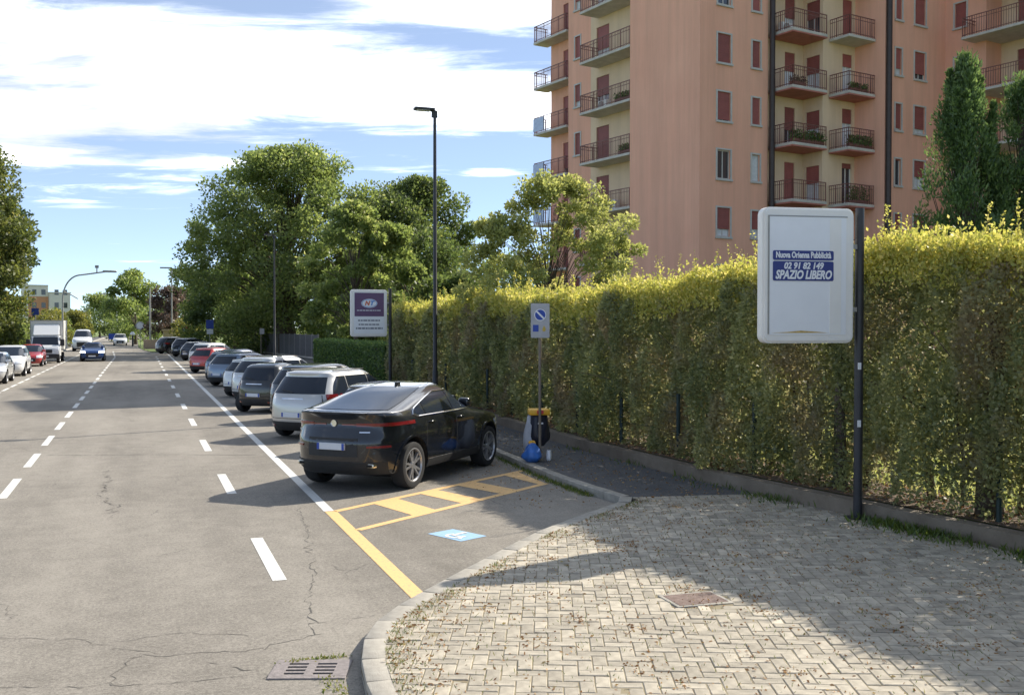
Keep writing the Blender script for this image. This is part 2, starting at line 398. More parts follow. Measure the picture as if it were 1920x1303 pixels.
crack([(.5, 8.35), (.75, 8.2), (.9, 7.95), (.95, 7.8)], .02, .03, 8)
crack([(-.65, 20.5), (-.5, 18.8), (-.62, 17.2), (-.35, 16.2), (-.42, 15.4)], .03, .06, 9)
crack([(-2.0, 23.3), (-.6, 22.9), (.8, 22.4), (2.3, 21.8)], .05, .01, 10)
crack([(-1.3, 9.9), (-1.15, 10.4), (-1.25, 10.9)], .012, .03, 11)
crack([(-4.2, 13.2), (-3.0, 12.6), (-1.8, 12.4)], .010, .03, 12)

# ---------------------------------------------------------------- right pavement: kerb stones, pavers, asphalt footway
KERB = [(2.6, -8), (1.85, 1.5), (1.58, 4.5), (1.49, 6.2), (1.50, 7.01), (1.57, 7.61), (1.66, 8.05), (1.79, 8.46), (1.97, 8.78), (2.24, 9.16), (2.57, 9.54),
        (3.33, 10.38), (4.61, 11.77), (5.68, 12.71), (6.45, 13.30), (6.80, 13.62), (6.85, 13.95), (6.76, 14.6), (6.72, 15.6), (6.76, 17.2), (6.92, 19.5), (7.0, 25), (7.02, 40)]
WALL = [(11.5, -8), (10.5, 2), (9.75, 6), (9.42, 8.6), (9.22, 10.6), (8.92, 13.0), (8.74, 15.1), (8.66, 19.0), (8.82, 24.7), (8.98, 31), (9.05, 39.6)]
KT = .12
kerb_in = band_geo(KERB, -.19)
LINE = [(6.98, 13.72), (8.88, 13.35)]
pav_poly = [p for p in kerb_in if p[1] < 13.66] + [LINE[0], LINE[1]] + [p for p in WALL[::-1] if p[1] < 13.2]
pavement = poly_sheet('pavement', pav_poly, KT - .007, M_JOINT, kind='structure')
foot_poly = [LINE[0]] + [p for p in kerb_in if p[1] > 13.9] + [(7.2, 104), (9.1, 104), (9.05, 60)] + [p for p in WALL[::-1] if p[1] > 13.3] + [LINE[1]]
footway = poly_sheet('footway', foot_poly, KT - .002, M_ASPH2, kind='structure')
# kerb stones
def stone(p, q, parent):
    a, b = Vector(p), Vector(q); t = (b - a); L_ = t.length
    bm = bmesh.new(); bm_box(bm, .004, L_ - .004, -.19, 0, -.1, KT + random.uniform(-.003, .003), .014, 2)
    o = link('kerb_stone', from_bm('kerb_stone', bm, M_KERB, True, 40), parent); o.location = (a.x, a.y, 0); o.rotation_euler = (0, 0, math.atan2(t.y, t.x))
kerb = poly_sheet('kerb', KERB[:-1] + [(7.02, 40)] + kerb_in[::-1], KT - .06, M_JOINT, kind='structure')
KR = resample(KERB, .03)
i = 0
while i < len(KR) - 1:
    want = .5 if KR[i][1] < 14.5 else .98
    j = i; acc = 0
    while j < len(KR) - 1 and acc < want: acc += (Vector(KR[j + 1]) - Vector(KR[j])).length; j += 1
    if KR[j][1] > 2: stone(KR[i], KR[j], kerb)
    i = j
link('kerb_run', mesh('kerb_run', *[(lambda v, f: (v, f))(*tube_geo([(7.08, 40, .01), (7.08, 104, .01)], .115, 4))][0], M_KERB), kerb)

def inside(p, poly):
    c = False; n = len(poly)
    for i in range(n):
        a, b = poly[i], poly[i - 1]
        if (a[1] > p[1]) != (b[1] > p[1]) and p[0] < (b[0] - a[0]) * (p[1] - a[1]) / (b[1] - a[1]) + a[0]: c = not c
    return c
PB = .115; PA = R(-YAW - 2)
pav_in = pav_poly
MH = (4.92, 8.36)
bricks = []; cutb = []
ca, sa = math.cos(PA), math.sin(PA)
for n_ in range(-220, 220):
    for m_ in range(-90, 90):
        cx, cy = n_ + 2 * m_, n_ - 2 * m_
        for (ox, oy, vert) in ((1.0, .5, 0), (.5, 2.0, 1)):
            lx, ly = (cx + ox) * PB, (cy + oy) * PB
            x, y = 5 + lx * ca - ly * sa, 8 + lx * sa + ly * ca
            if 1.2 < x < 12 and 1.5 < y < 13.8:
                if abs(x - MH[0]) < .30 and abs(y - MH[1]) < .24: continue
                h = PB * .5
                ex, ey = (PB * .92, PB * .42) if not vert else (PB * .42, PB * .92)
                ok = all(inside((x + (sx * ex) * ca - (sy * ey) * sa, y + (sx * ex) * sa + (sy * ey) * ca), pav_in) for sx in (-1, 1) for sy in (-1, 1))
                if ok: bricks.append((x, y, vert))
                elif inside((x, y), pav_in) or any(inside((x + (sx * ex) * ca - (sy * ey) * sa, y + (sx * ex) * sa + (sy * ey) * ca), pav_in) for sx in (-1, 1) for sy in (-1, 1)): cutb.append([(x + (sx * ex) * ca - (sy * ey) * sa, y + (sx * ex) * sa + (sy * ey) * ca) for sx, sy in ((-1, -1), (1, -1), (1, 1), (-1, 1))])
def paver_geo(hx, hy):
    ch = .006; z0, z1, z2 = -.05, -.006, 0
    V = [(sx * hx, sy * hy, z) for z in (z0, z1) for sx, sy in ((-1, -1), (1, -1), (1, 1), (-1, 1))] + [(sx * (hx - ch), sy * (hy - ch), z2) for sx, sy in ((-1, -1), (1, -1), (1, 1), (-1, 1))]
    Fc = [(8, 9, 10, 11)]
    for lv in (0, 4):
        for k in range(4): k2 = (k + 1) % 4; Fc.append((lv + k, lv + k2, lv + 4 + k2, lv + 4 + k))
    return V, Fc
pv, pf = paver_geo(PB - .003, PB / 2 - .003)
pme = mesh('paver', pv, pf, M_PAVER)
def in_view(x, y):
    cx = x * math.cos(R(YAW)) - y * math.sin(R(YAW)); cz = x * math.sin(R(YAW)) + y * math.cos(R(YAW))
    return cz > 6.9 and abs(cx / cz) < .52
bricks.sort(key=lambda b: (0 if in_view(b[0], b[1]) else 1, b[0] ** 2 + b[1] ** 2))
massV, massF = [], []
for k, (x, y, vert) in enumerate(bricks):
    rz = PA + (math.pi / 2 if vert else 0) + random.gauss(0, .012)
    tx, ty, dz = random.gauss(0, .008), random.gauss(0, .012), random.gauss(0, .0022)
    if k < 300:
        o = link('paver', pme, pavement); o.location = (x, y, KT + dz); o.rotation_euler = (tx, ty, rz)
    else:
        M = Matrix.Translation((x, y, KT + dz)) @ Matrix.Rotation(rz, 4, 'Z') @ Matrix.Rotation(tx, 4, 'X') @ Matrix.Rotation(ty, 4, 'Y')
        o_ = len(massV); massV += [M @ Vector(v) for v in pv]; massF += [tuple(i + o_ for i in q) for q in pf]
def clip_half(poly, a, b):
    # keep the side to the left of a->b
    out = []; sd = lambda p: (b[0] - a[0]) * (p[1] - a[1]) - (b[1] - a[1]) * (p[0] - a[0])
    for i in range(len(poly)):
        p, q = poly[i - 1], poly[i]; dp, dq = sd(p), sd(q)
        if (dp >= 0) != (dq >= 0): t = dp / (dp - dq); out.append((p[0] + (q[0] - p[0]) * t, p[1] + (q[1] - p[1]) * t))
        if dq >= 0: out.append(q)
    return out
area = sum(p[0] * q[1] - q[0] * p[1] for p, q in zip(pav_poly, pav_poly[1:] + pav_poly[:1])); ccw = pav_poly if area > 0 else pav_poly[::-1]
def seg_d(p, a, b):
    p, a, b = Vector(p), Vector(a), Vector(b); t = max(0, min(1, (p - a).dot(b - a) / max(1e-9, (b - a).length_squared))); return (p - a.lerp(b, t)).length
for poly in cutb:
    c = (sum(p[0] for p in poly) / 4, sum(p[1] for p in poly) / 4)
    for i in range(len(ccw)):
        a, b = ccw[i - 1], ccw[i]
        if len(poly) > 2 and seg_d(c, a, b) < .12: poly = clip_half(poly, a, b)
    if len(poly) > 2:
        o_ = len(massV); k = len(poly); massV += [(p[0], p[1], KT - .002) for p in poly] + [(p[0], p[1], KT - .04) for p in poly]
        massF.append(tuple(range(o_, o_ + k))); massF += [(o_ + i, o_ + k + i, o_ + k + (i + 1) % k, o_ + (i + 1) % k) for i in range(k)]
pm = link('paver_field', mesh('paver_field', massV, massF, M_PAVER2), pavement); pm['kind'] = 'stuff'
at = pm.data.attributes.new('tone', 'FLOAT', 'FACE'); fo_ = []; rr9 = random.Random(9); cur = 0
for q in pm.data.polygons:                      # one tone per block: a block's faces share the vertices of its first face
    if len(q.vertices) and (q.index == 0 or min(q.vertices) > last_v): cur = rr9.gauss(1, .13)
    last_v = max(q.vertices) if q.index == 0 or min(q.vertices) > last_v else max(last_v, max(q.vertices)); fo_.append(cur)
at.data.foreach_set('value', fo_)
nt9 = M_PAVER2.node_tree; b9 = nt9.nodes['Principled BSDF']; src9 = b9.inputs['Base Color'].links[0].from_socket
an9 = nt9.nodes.new('ShaderNodeAttribute'); an9.attribute_name = 'tone'; hv9 = nt9.nodes.new('ShaderNodeHueSaturation'); nt9.links.new(an9.outputs['Fac'], hv9.inputs['Value']); nt9.links.new(src9, hv9.inputs['Color']); nt9.links.new(hv9.outputs[0], b9.inputs['Base Color'])

# manhole cover in the pavers, drain grate in the gutter
M_RUST = pmat('rusty_iron', (.12, .075, .058), .85, scale=14, col2=(.21, .15, .125), bump=.4, bscale=60)
mh = thing('manhole_cover', 'rusty rectangular iron manhole cover set in the block paving', 'manhole cover', (MH[0], MH[1], KT), R(-3))
box('frame', (-.29, .29, -.22, .22, -.06, .006), M_KERB, mh, .006); box('lid', (-.255, .255, -.185, .185, -.05, .009), M_RUST, mh, .006)
M_IRON = pmat('drain_iron', (.23, .20, .19), .75, metal=.1, var=.2, scale=18, bump=.3, bscale=70)
gr = thing('drain_grate', 'rectangular iron gutter grate with two rows of slots beside the kerb corner', 'drain grate', (1.245, 7.98, .006), R(-19))
bm = bmesh.new(); W2, D2 = .30, .22
bm_box(bm, -W2, W2, -D2, -.165, -.05, .006, .003); bm_box(bm, -W2, W2, .165, D2, -.05, .006, .003)
for x0, x1 in ((-W2, -.19), (-.035, .035), (.19, W2)): bm_box(bm, x0, x1, -.165, .165, -.05, .0062)
link('frame', from_bm('frame', bm, M_IRON), gr)
for x0, x1 in ((-.19, -.035), (.035, .19)):
    for k in range(5):
        yy = -.15 + k * .075; box('bar', (x0, x1, yy - .018, yy + .018, -.04, .0058), M_IRON, gr)
poly_sheet('sump', [(-.2, -.17), (.2, -.17), (.2, .17), (-.2, .17)], -.002, pmat('sump_dark', (.012, .012, .012), .95), gr)

# low concrete wall, garden behind it
WR = resample(smooth_path(WALL, 2), .4)
inner = band_geo(WR, -.24); WT = .32
def wall_strip(a_, b_, z0, z1):
    n = len(a_); V = [(p[0], p[1], z0) for p in a_] + [(p[0], p[1], z1) for p in a_] + [(p[0], p[1], z1) for p in b_] + [(p[0], p[1], z0) for p in b_]
    Fc = []
    for i in range(n - 1):
        for lv in range(3): Fc.append((lv * n + i, lv * n + i + 1, (lv + 1) * n + i + 1, (lv + 1) * n + i)[::-1])
    Fc.append((n - 1, 2 * n - 1, 3 * n - 1, 4 * n - 1)); Fc.append((0, 3 * n, 2 * n, n))
    return V, Fc
edge = [(p[0] + .012 * math.sin(i * .9), p[1]) for i, p in enumerate(WR)]
v, f = wall_strip(edge, inner, -.02, WT)
lw = link('low_wall', mesh('low_wall', v, f, M_WALLC)); tag(lw, 'long low concrete wall running along the foot of the tall hedge', 'wall')
garden = poly_sheet('garden', [p for p in inner] + [(9.3, 58), (70, 58), (70, -8)], .33, M_GRASS, kind='structure')
bed_edge = band_geo(WR, -1.75)
soil_bed = poly_sheet('soil_bed', inner + bed_edge[::-1], .335, M_SOIL, kind='structure')

# left pavement and far verge
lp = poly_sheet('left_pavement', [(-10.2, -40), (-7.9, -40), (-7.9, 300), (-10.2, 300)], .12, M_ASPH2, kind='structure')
lk = link('left_kerb', mesh('left_kerb', *tube_geo([(-7.8, -40, .0), (-7.8, 300, .0)], .15, 4), M_KERB)); lk['kind'] = 'structure'
verge = poly_sheet('far_verge', smooth_path([(1.2, 112), (.4, 122), (-.2, 140), (-.2, 170), (-.6, 230), (14, 230), (14, 110), (4, 108), (1.2, 112)], 2)[:-1], .05, M_GRASS, kind='structure')
drive = poly_sheet('driveway', [(9.1, 58.5), (9.1, 106), (11.6, 106), (13.9, 83), (13.9, 58.5)], .02, M_ASPH2, kind='structure')

# ---------------------------------------------------------------- foliage
def leaves(name, P, D, L, W, mats, tone, parent=None, idx=None):
    """P: leaf bases (n,3); D: leaf directions; L, W: length and width arrays; tone per leaf"""
    n = len(P); D = D / (np.linalg.norm(D, axis=1, keepdims=True) + 1e-9)
    r = RNG.normal(size=(n, 3)); S = np.cross(D, r); S /= (np.linalg.norm(S, axis=1, keepdims=True) + 1e-9)
    L = np.broadcast_to(L, (n,))[:, None]; W = np.broadcast_to(W, (n,))[:, None]
    V = np.empty((n, 4, 3)); V[:, 0] = P; V[:, 1] = P + D * L * .45 + S * W * .5; V[:, 2] = P + D * L; V[:, 3] = P + D * L * .45 - S * W * .5
    me = bpy.data.meshes.new(name); me.vertices.add(n * 4); me.vertices.foreach_set('co', V.astype(np.float32).ravel())
    me.loops.add(n * 4); me.loops.foreach_set('vertex_index', np.arange(n * 4, dtype=np.int32))
    me.polygons.add(n); me.polygons.foreach_set('loop_start', np.arange(0, n * 4, 4, dtype=np.int32)); me.polygons.foreach_set('loop_total', np.full(n, 4, np.int32))
    for m in (mats if isinstance(mats, (list, tuple)) else [mats]): me.materials.append(m)
    if idx is not None: me.polygons.foreach_set('material_index', idx.astype(np.int32))
    a = me.attributes.new('tone', 'FLOAT', 'FACE'); a.data.foreach_set('value', np.clip(tone, 0, 1).astype(np.float32))
    me.update(calc_edges=True)
    return link(name, me, parent)

ML_HEDGE = leaf_mat('hedge_leaf', (.14, .17, .075), (.36, .37, .165), .54, (.58, .55, .29), patch=(.33, .265, .165), pscale=.9)
ML_SHOOT = leaf_mat('hedge_new_leaf', (.30, .33, .08), (.56, .53, .14), .5, (.74, .66, .26))
ML_TREE = leaf_mat('broadleaf', (.12, .17, .055), (.26, .32, .10), .6, (.42, .44, .17))
ML_TREE2 = leaf_mat('dark_broadleaf', (.070, .11, .038), (.17, .22, .068), .52, (.30, .33, .11))
ML_PALE = leaf_mat('pale_leaf', (.22, .26, .09), (.42, .43, .15), .58, (.56, .54, .24))
ML_CYP = leaf_mat('cypress_spray', (.06, .11, .04), (.15, .22, .075), .48, (.25, .33, .11))
ML_CEDAR = leaf_mat('cedar_needles', (.035, .065, .03), (.09, .13, .05), .35, (.14, .18, .07))
ML_AUT = leaf_mat('autumn_leaf', (.11, .125, .035), (.22, .22, .055), .5, (.32, .27, .08))
ML_LEFT = leaf_mat('turning_leaf', (.08, .11, .035), (.19, .215, .06), .5, (.30, .28, .09))
ML_RED = leaf_mat('copper_leaf', (.095, .07, .055), (.19, .14, .105), .4, (.26, .20, .14))
ML_BOX = leaf_mat('box_leaf', (.055, .11, .035), (.13, .20, .06), .48, (.24, .32, .09))
ML_GRASS = leaf_mat('grass_blade', (.05, .085, .018), (.13, .18, .035), .4, (.30, .27, .09))

# tall hedge ----------------------------------------------------
class Path:
    def __init__(s, pts):
        s.P = np.array(pts, float); d = np.linalg.norm(np.diff(s.P, axis=0), axis=1); s.c = np.concatenate([[0], np.cumsum(d)]); s.len = s.c[-1]
    def at(s, t):
        x = np.interp(t, s.c, s.P[:, 0]); y = np.interp(t, s.c, s.P[:, 1])
        x2 = np.interp(np.minimum(t + .3, s.len), s.c, s.P[:, 0]) - np.interp(np.maximum(t - .3, 0), s.c, s.P[:, 0])
        y2 = np.interp(np.minimum(t + .3, s.len), s.c, s.P[:, 1]) - np.interp(np.maximum(t - .3, 0), s.c, s.P[:, 1])
        n = np.hypot(x2, y2); return x, y, -y2 / n, x2 / n          # point and left normal
hp = Path([p for p in band_geo(resample(smooth_path(WALL, 2), .5), -.38) if -1 < p[1] < 39.6])
hedge = thing('tall_hedge', 'tall clipped hedge with yellow new shoots along the top, behind the low wall', 'hedge', (9.2, 20, .33))
def lump(t, z, k=1.0):
    return .13 * np.sin(t * 1.3 + z * .7) + .10 * np.sin(t * 2.9 - z * 1.7 + 1) + .07 * np.sin(t * 6.1 + z * 3.1) + .05 * np.sin(t * 11 - z * 5)
HT = 3.34                          # height of the clipped face above the bed
def hedge_top(t): return HT - .36 * np.clip((t - 11.5) / 2.5, 0, 1) + .10 * np.sin(t * .45 + 1) + .07 * np.sin(t * 1.7) + .04 * np.sin(t * 4.3)
TH = 1.25
def hedge_leaves(t0, t1, n, size, frontbias):
    t = RNG.uniform(t0, t1, n); u = RNG.uniform(0, 1, n)
    zt = hedge_top(t)
    z = (1 - (1 - u) ** 1.0) * zt
    depth = np.where(RNG.uniform(size=n) < frontbias, np.abs(RNG.normal(0, .13, n)), RNG.uniform(0, TH, n))
    low = np.clip((.52 - z) / .52, 0, 1)                 # bare legs near the ground, more open towards the near end
    openness = np.where(t < 12.6, .80, .15)
    keep = RNG.uniform(size=n) > low ** .55 * openness
    gapn = np.sin(t * 1.9 + z * 2.3) * np.sin(t * .83 - z * 1.9 + 2) + .5 * np.sin(t * 4.7 + 1) * np.sin(z * 5.3 + t)
    keep &= ~((gapn > .74) & (RNG.uniform(size=n) < .5))
    t, z, depth = t[keep], z[keep], depth[keep]
    x, y, nx, ny = hp.at(t); off = -(depth - lump(t, z) * 1.15 - .05)
    round_top = np.clip((z - (hedge_top(t) - .35)) / .35, 0, 1) ** 2 * .18
    P = np.stack([x + nx * (off - round_top), y + ny * (off - round_top), z + .0], 1) - np.array([9.2, 20, 0])
    D = RNG.normal(size=P.shape) * .8; D[:, 0] += nx * .7; D[:, 1] += ny * .7; D[:, 2] += .35
    sz = size * RNG.uniform(.65, 1.35, len(t))
    tone = np.clip(.42 + RNG.normal(0, .22, len(t)) + .13 * np.sin(t * 2.1 + z * 1.4) + .10 * np.sin(t * 5.3 - z * 3.1), 0, 1)
    return P, D, sz, tone
segs = []
# path runs from near (t small) to far; t in metres
for (a, b, n, size, fb) in ((0, 3.5, 7000, .14, .5), (3.5, 7.2, 30000, .085, .55), (7.2, 13, 76000, .062, .62), (13, 20, 74000, .068, .62), (20, 29, 42000, .092, .6), (29, hp.len, 30000, .12, .6)):
    segs.append(hedge_leaves(a, min(b, hp.len), n, size, fb))
def hedge_core(n):
    t = RNG.uniform(0, hp.len, n); z = RNG.uniform(.5, 1, n) * 0 + np.where(t > 13, RNG.uniform(.12, 2.9, n), RNG.uniform(.5, 3.1, n)); dep = RNG.uniform(.45, .95, n); x, y, nx, ny = hp.at(t)
    P = np.stack([x - nx * dep, y - ny * dep, z], 1) - np.array([9.2, 20, 0]); return P, RNG.normal(size=P.shape), .17 * RNG.uniform(.7, 1.3, n), RNG.uniform(0, .7, n)
segs.append(hedge_core(24000))
Pm = np.concatenate([s[0] for s in segs]); Dm = np.concatenate([s[1] for s in segs]); Sz = np.concatenate([s[2] for s in segs]); Tn = np.concatenate([s[3] for s in segs])
fo = leaves('foliage', Pm, Dm, Sz, Sz * .62, ML_HEDGE, Tn, hedge); fo['kind'] = 'stuff'
# yellow growth on the top and upright shoots
PP, DD, SS, TT = [], [], [], []
for (a, b, n, size) in ((0, 3.5, 1500, .14), (3.5, 7.2, 8000, .08), (7.2, 13, 22000, .062), (13, 20, 22000, .068), (20, 29, 16000, .09), (29, hp.len, 12000, .12)):
    b = min(b, hp.len); t = RNG.uniform(a, b, n); dep = np.where(RNG.uniform(size=n) < .45, RNG.uniform(-.10, .12, n), RNG.uniform(-.06, TH, n)); zt = hedge_top(t)
    hgt = np.abs(RNG.normal(0, .13, n)); front = np.clip(1 - dep / .25, 0, 1)
    z = zt + hgt - front * RNG.uniform(0, 1, n) ** 1.6 * .5
    x, y, nx, ny = hp.at(t); P = np.stack([x - nx * dep, y - ny * dep, z], 1) - np.array([9.2, 20, 0])
    D = RNG.normal(size=P.shape) * .6; D[:, 2] += .8
    PP.append(P); DD.append(D); SS.append(size * RNG.uniform(.7, 1.3, n)); TT.append(RNG.uniform(0, 1, n))
stems = []
ns = 420
for k in range(ns):
    t = random.uniform(3, hp.len); dep = random.uniform(-.02, TH * .9); L_ = random.choice((.22, .30, .38, .5, .72)) * random.uniform(.7, 1.15)
    x, y, nx, ny = (float(q) for q in hp.at(np.array(t))); zt = float(hedge_top(np.array(t)))
    b0 = np.array([x - nx * dep - 9.2, y - ny * dep - 20, zt - .1]); lean = np.array([random.gauss(0, .13), random.gauss(0, .13), 1.0])
    tip = b0 + lean * (L_ + .1); stems.append(tube_geo([b0, tip], [.006, .002], 3, False))
    m = int(10 + L_ * 62); s = RNG.uniform(.15, 1, m); Q = b0 + (tip - b0) * s[:, None] + RNG.normal(0, .016, (m, 3))
    d = RNG.normal(size=(m, 3)); d[:, 2] += .7
    size = .062 if t < 20 else .085
    PP.append(Q); DD.append(d); SS.append(size * RNG.uniform(.6, 1.15, m) * (1.15 - s * .5)); TT.append(RNG.uniform(.2, 1, m))
sh = leaves('new_shoots', np.concatenate(PP), np.concatenate(DD), np.concatenate(SS), np.concatenate(SS) * .6, ML_SHOOT, np.concatenate(TT), hedge); sh['kind'] = 'stuff'
v, f = join_geo(stems); st = link('shoot_stems', mesh('shoot_stems', v, f, M_BARK), hedge); st['kind'] = 'stuff'
# woody stems inside the hedge
tw = []
t = 1.0
while t < hp.len:
    x, y, nx, ny = (float(q) for q in hp.at(np.array(t))); big = random.random() < .22
    r = random.uniform(.05, .075) if big else random.uniform(.018, .035); dep = random.uniform(.35, .8)
    p = Vector((x - nx * dep - 9.2, y - ny * dep - 20, -.03)); pts = [p]
    for k in range(5): pts.append(pts[-1] + Vector((random.gauss(0, .09), random.gauss(0, .09), .62)))
    v, f = tube_geo(pts, [r * (1 - .16 * q) for q in range(6)], 6); link('stem', mesh('stem', v, f, M_BARK, True), hedge)
    for q in range(7):
        b = pts[random.randint(1, 4)].copy(); e = b + Vector((random.gauss(0, .35) - .2, random.gauss(0, .35), random.uniform(.2, .7)))
        tw.append(tube_geo([b, e], [r * .4, r * .12], 4, False))
    t += random.uniform(.55, .9)
v, f = join_geo(tw); bo = link('twigs', mesh('twigs', v, f, M_BARK), hedge); bo['kind'] = 'stuff'
# thick trunk seen at the near end of the hedge
x, y, nx, ny = (float(q) for q in hp.at(np.array(11.5)))
def trunk_at(px, py, r, h):
    pts = [Vector((px - 9.2, py - 20, -.05))]
    for k in range(5): pts.append(pts[-1] + Vector((random.gauss(0, .04), random.gauss(0, .04), h / 5)))
    v, f = tube_geo(pts, [r * 1.35, r, r * .95, r * .85, r * .7, r * .5], 10); link('trunk', mesh('trunk', v, f, M_BARK, True), hedge)
trunk_at(10.02, 9.85, .135, 2.6); trunk_at(9.66, 12.3, .09, 2.4)

# green wire fence standing in the hedge
fence = thing('wire_fence', 'dark green wire fence with round posts half buried in the tall hedge', 'fence', (9.2, 20, .33))
posts = []
for tt in np.arange(1.2, hp.len, 2.25):
    x, y, nx, ny = (float(q) for q in hp.at(np.array(tt))); p = (x - nx * .05 - 9.2, y - ny * .05 - 20); posts.append(p)
    link('post', mesh('post', *tube_geo([(p[0], p[1], -.1), (p[0], p[1], 1.15)], .038, 8), M_GREENM, True, sharp=40), fence)
for zz in (.12, .45, .8, 1.1):
    link('wire', mesh('wire', *tube_geo([(p[0], p[1], zz) for p in posts], .004, 4), M_GREENM), fence)

# clipped low hedge further on
def block_hedge(name, label, x0, x1, y0, y1, h, n, size, mat):
    T = thing(name, label, 'hedge', (x0, y0, 0))
    face = RNG.integers(0, 3, n); P = np.stack([RNG.uniform(0, x1 - x0, n), RNG.uniform(0, y1 - y0, n), RNG.uniform(.02, h, n)], 1)
    j = np.abs(RNG.normal(0, .07, n)); P[face == 0, 0] = j[face == 0]; P[face == 1, 2] = h - j[face == 1]; m = face == 2; P[m, 1] = np.where(RNG.uniform(size=m.sum()) < .5, j[m], y1 - y0 - j[m])
    D = RNG.normal(size=(n, 3)); D[:, 2] += .4; D[:, 0] -= .3
    o = leaves('foliage', P, D, size * RNG.uniform(.7, 1.3, n), size * .6, mat, RNG.uniform(0, 1, n), T); o['kind'] = 'stuff'
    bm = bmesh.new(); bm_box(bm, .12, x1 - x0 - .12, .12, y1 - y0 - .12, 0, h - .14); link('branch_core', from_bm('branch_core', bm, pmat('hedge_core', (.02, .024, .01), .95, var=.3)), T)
    return T
block_hedge('low_hedge', 'lower flat-topped green hedge beyond the sign with the oval emblem', 9.25, 10.5, 40.2, 57.7, 1.96, 26000, .12, ML_BOX)

# trees ------------------------------------------------------------
def tree(name, label, loc, height, rx, ry, mat, base=.18, trunk_r=.3, n=26000, leaf=.3, clumps=60, shape='dome', flat=.62, tone_sd=.22, trunks=1, seed=1, group=None, cat='tree', gap=0.0, cl_r=.22, hang=0.0):
    rg = np.random.default_rng(seed); rd = random.Random(seed)
    T = thing(name, label, cat, loc, 0, group)
    zc0 = height * base
    # clump centres over the crown's volume, denser near the surface
    C, Rr = [], []
    while len(C) < clumps:
        th = rd.uniform(0, 2 * math.pi); w = rd.random(); v = w ** .8
        if shape == 'dome': prof = math.sqrt(max(0, 1 - (max(0, v - .28) / .72) ** 2)) * (.72 + .28 * min(1, v / .28))
        elif shape == 'oval': prof = math.sin(math.pi * min(.97, max(.08, v * .9 + .06))) ** .7
        elif shape == 'cone': prof = (1 - v) ** .75 * .95 + .05
        elif shape == 'column': prof = min(1, (v + .05) / .25) ** .6 * (1 - max(0, v - .45) / .55) ** .55
        rad = prof * (rd.random() ** .42); 
        c = Vector((math.cos(th) * rx * rad, math.sin(th) * ry * rad, zc0 + (height - zc0) * v * .97))
        C.append(c); Rr.append(cl_r * min(rx, ry) * rd.uniform(.65, 1.35) * (1 if shape != 'column' else .9))
    if shape == 'column':                      # separate pointed leaders give the ragged top
        for q in range(6):
            a, rr_ = rd.uniform(0, 6.28), rd.uniform(.25, .95); tip = height * (1.02 - .30 * rr_ * rd.uniform(.6, 1.2)); bx_, by_ = math.cos(a) * rx * rr_, math.sin(a) * ry * rr_
            for w_ in range(7):
                zq = tip - w_ * .30; C.append(Vector((bx_ * (1 - .05 * w_), by_ * (1 - .05 * w_), zq))); Rr.append(.07 + .045 * w_)
        clumps = len(C)
    C = np.array(C); Rr = np.array(Rr)
    if hang: C[:, 2] -= hang * (np.hypot(C[:, 0] / rx, C[:, 1] / ry) ** 2) * height
    k = rg.integers(0, clumps, n); s = rg.normal(size=(n, 3)); s /= np.linalg.norm(s, axis=1, keepdims=True); rr = rg.uniform(0, 1, n) ** .45
    off = s * rr[:, None] * Rr[k][:, None]; off[:, 2] *= flat if shape != 'column' else 1.7
    P = C[k] + off; P[:, 2] = np.maximum(P[:, 2], .15)
    D = s * .6 + rg.normal(size=(n, 3)) * .7; D[:, 2] += (.15 if shape != 'column' else 1.6)
    ctone = rg.normal(0, .13, clumps)
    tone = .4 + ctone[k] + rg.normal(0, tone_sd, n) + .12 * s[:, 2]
    sz = leaf * rg.uniform(.55, 1.3, n)
    leaves('crown', P, D, sz, sz * (.62 if shape != 'column' else .36), mat, tone, T)
    # trunk with limbs reaching the clumps
    geo = []
    for q in range(trunks):
        a = rd.uniform(0, 6.28); b0 = Vector((math.cos(a), math.sin(a), 0)) * (.0 if trunks == 1 else trunk_r * 1.2); pts = [b0 - Vector((0, 0, .3))]
        top = zc0 + (height - zc0) * (.55 if shape in ('dome', 'oval') else .93); m = 7
        for i in range(1, m + 1): pts.append(Vector((b0.x * (1 + i * .5) + rd.gauss(0, .03 * rx) * i / m, b0.y * (1 + i * .5) + rd.gauss(0, .03 * rx) * i / m, top * i / m)))
        geo.append(tube_geo(pts, [trunk_r * (1.25 if i == 0 else 1 - .78 * i / m) for i in range(m + 1)], 9))
        main = pts
    for c, r in zip(C, Rr):
        if rd.random() < .75:
            c = Vector(c); i = min(6, max(2, int(7 * (c.z * .62) / max(.1, main[-1].z)))); b = main[i]
            mid = b.lerp(c, .5) + Vector((0, 0, .06 * height * (1 if shape == 'dome' else .2)))
            geo.append(tube_geo([b, mid, c], [trunk_r * .26, trunk_r * .15, trunk_r * .04], 5, False))
    v, f = join_geo(geo); link('trunk', mesh('trunk', v, f, M_BARK, True), T)
    return T

tree('broadleaf_tree', 'big spreading green tree with a domed crown behind the grey fence', (13.4, 97.7, 0), 19.6, 10.6, 9.5, ML_TREE, .14, .45, 88000, .30, 250, 'dome', .75, seed=3, trunks=3, cl_r=.15, hang=.03)
tree('broadleaf_tree', 'dark dense tree just right of the big domed tree, behind the lamp post', (25.6, 97, 0), 17.2, 7.6, 6.5, ML_TREE2, .08, .4, 42000, .34, 95, 'dome', .7, seed=5, cl_r=.26)
tree('broadleaf_tree', 'dark tree low behind the far end of the tall hedge', (22.5, 84, 0), 10.2, 5.2, 5, ML_TREE2, .1, .3, 16000, .32, 36, 'dome', .75, seed=15, cl_r=.3)
tree('pale_tree', 'loose yellow-green young tree rising behind the hedge before the left corner of the apartment block', (11.9, 28.2, .3), 7.0, 3.35, 1.4, ML_PALE, .10, .06, 32000, .115, 170, 'dome', .8, seed=8, trunks=3, cl_r=.22)
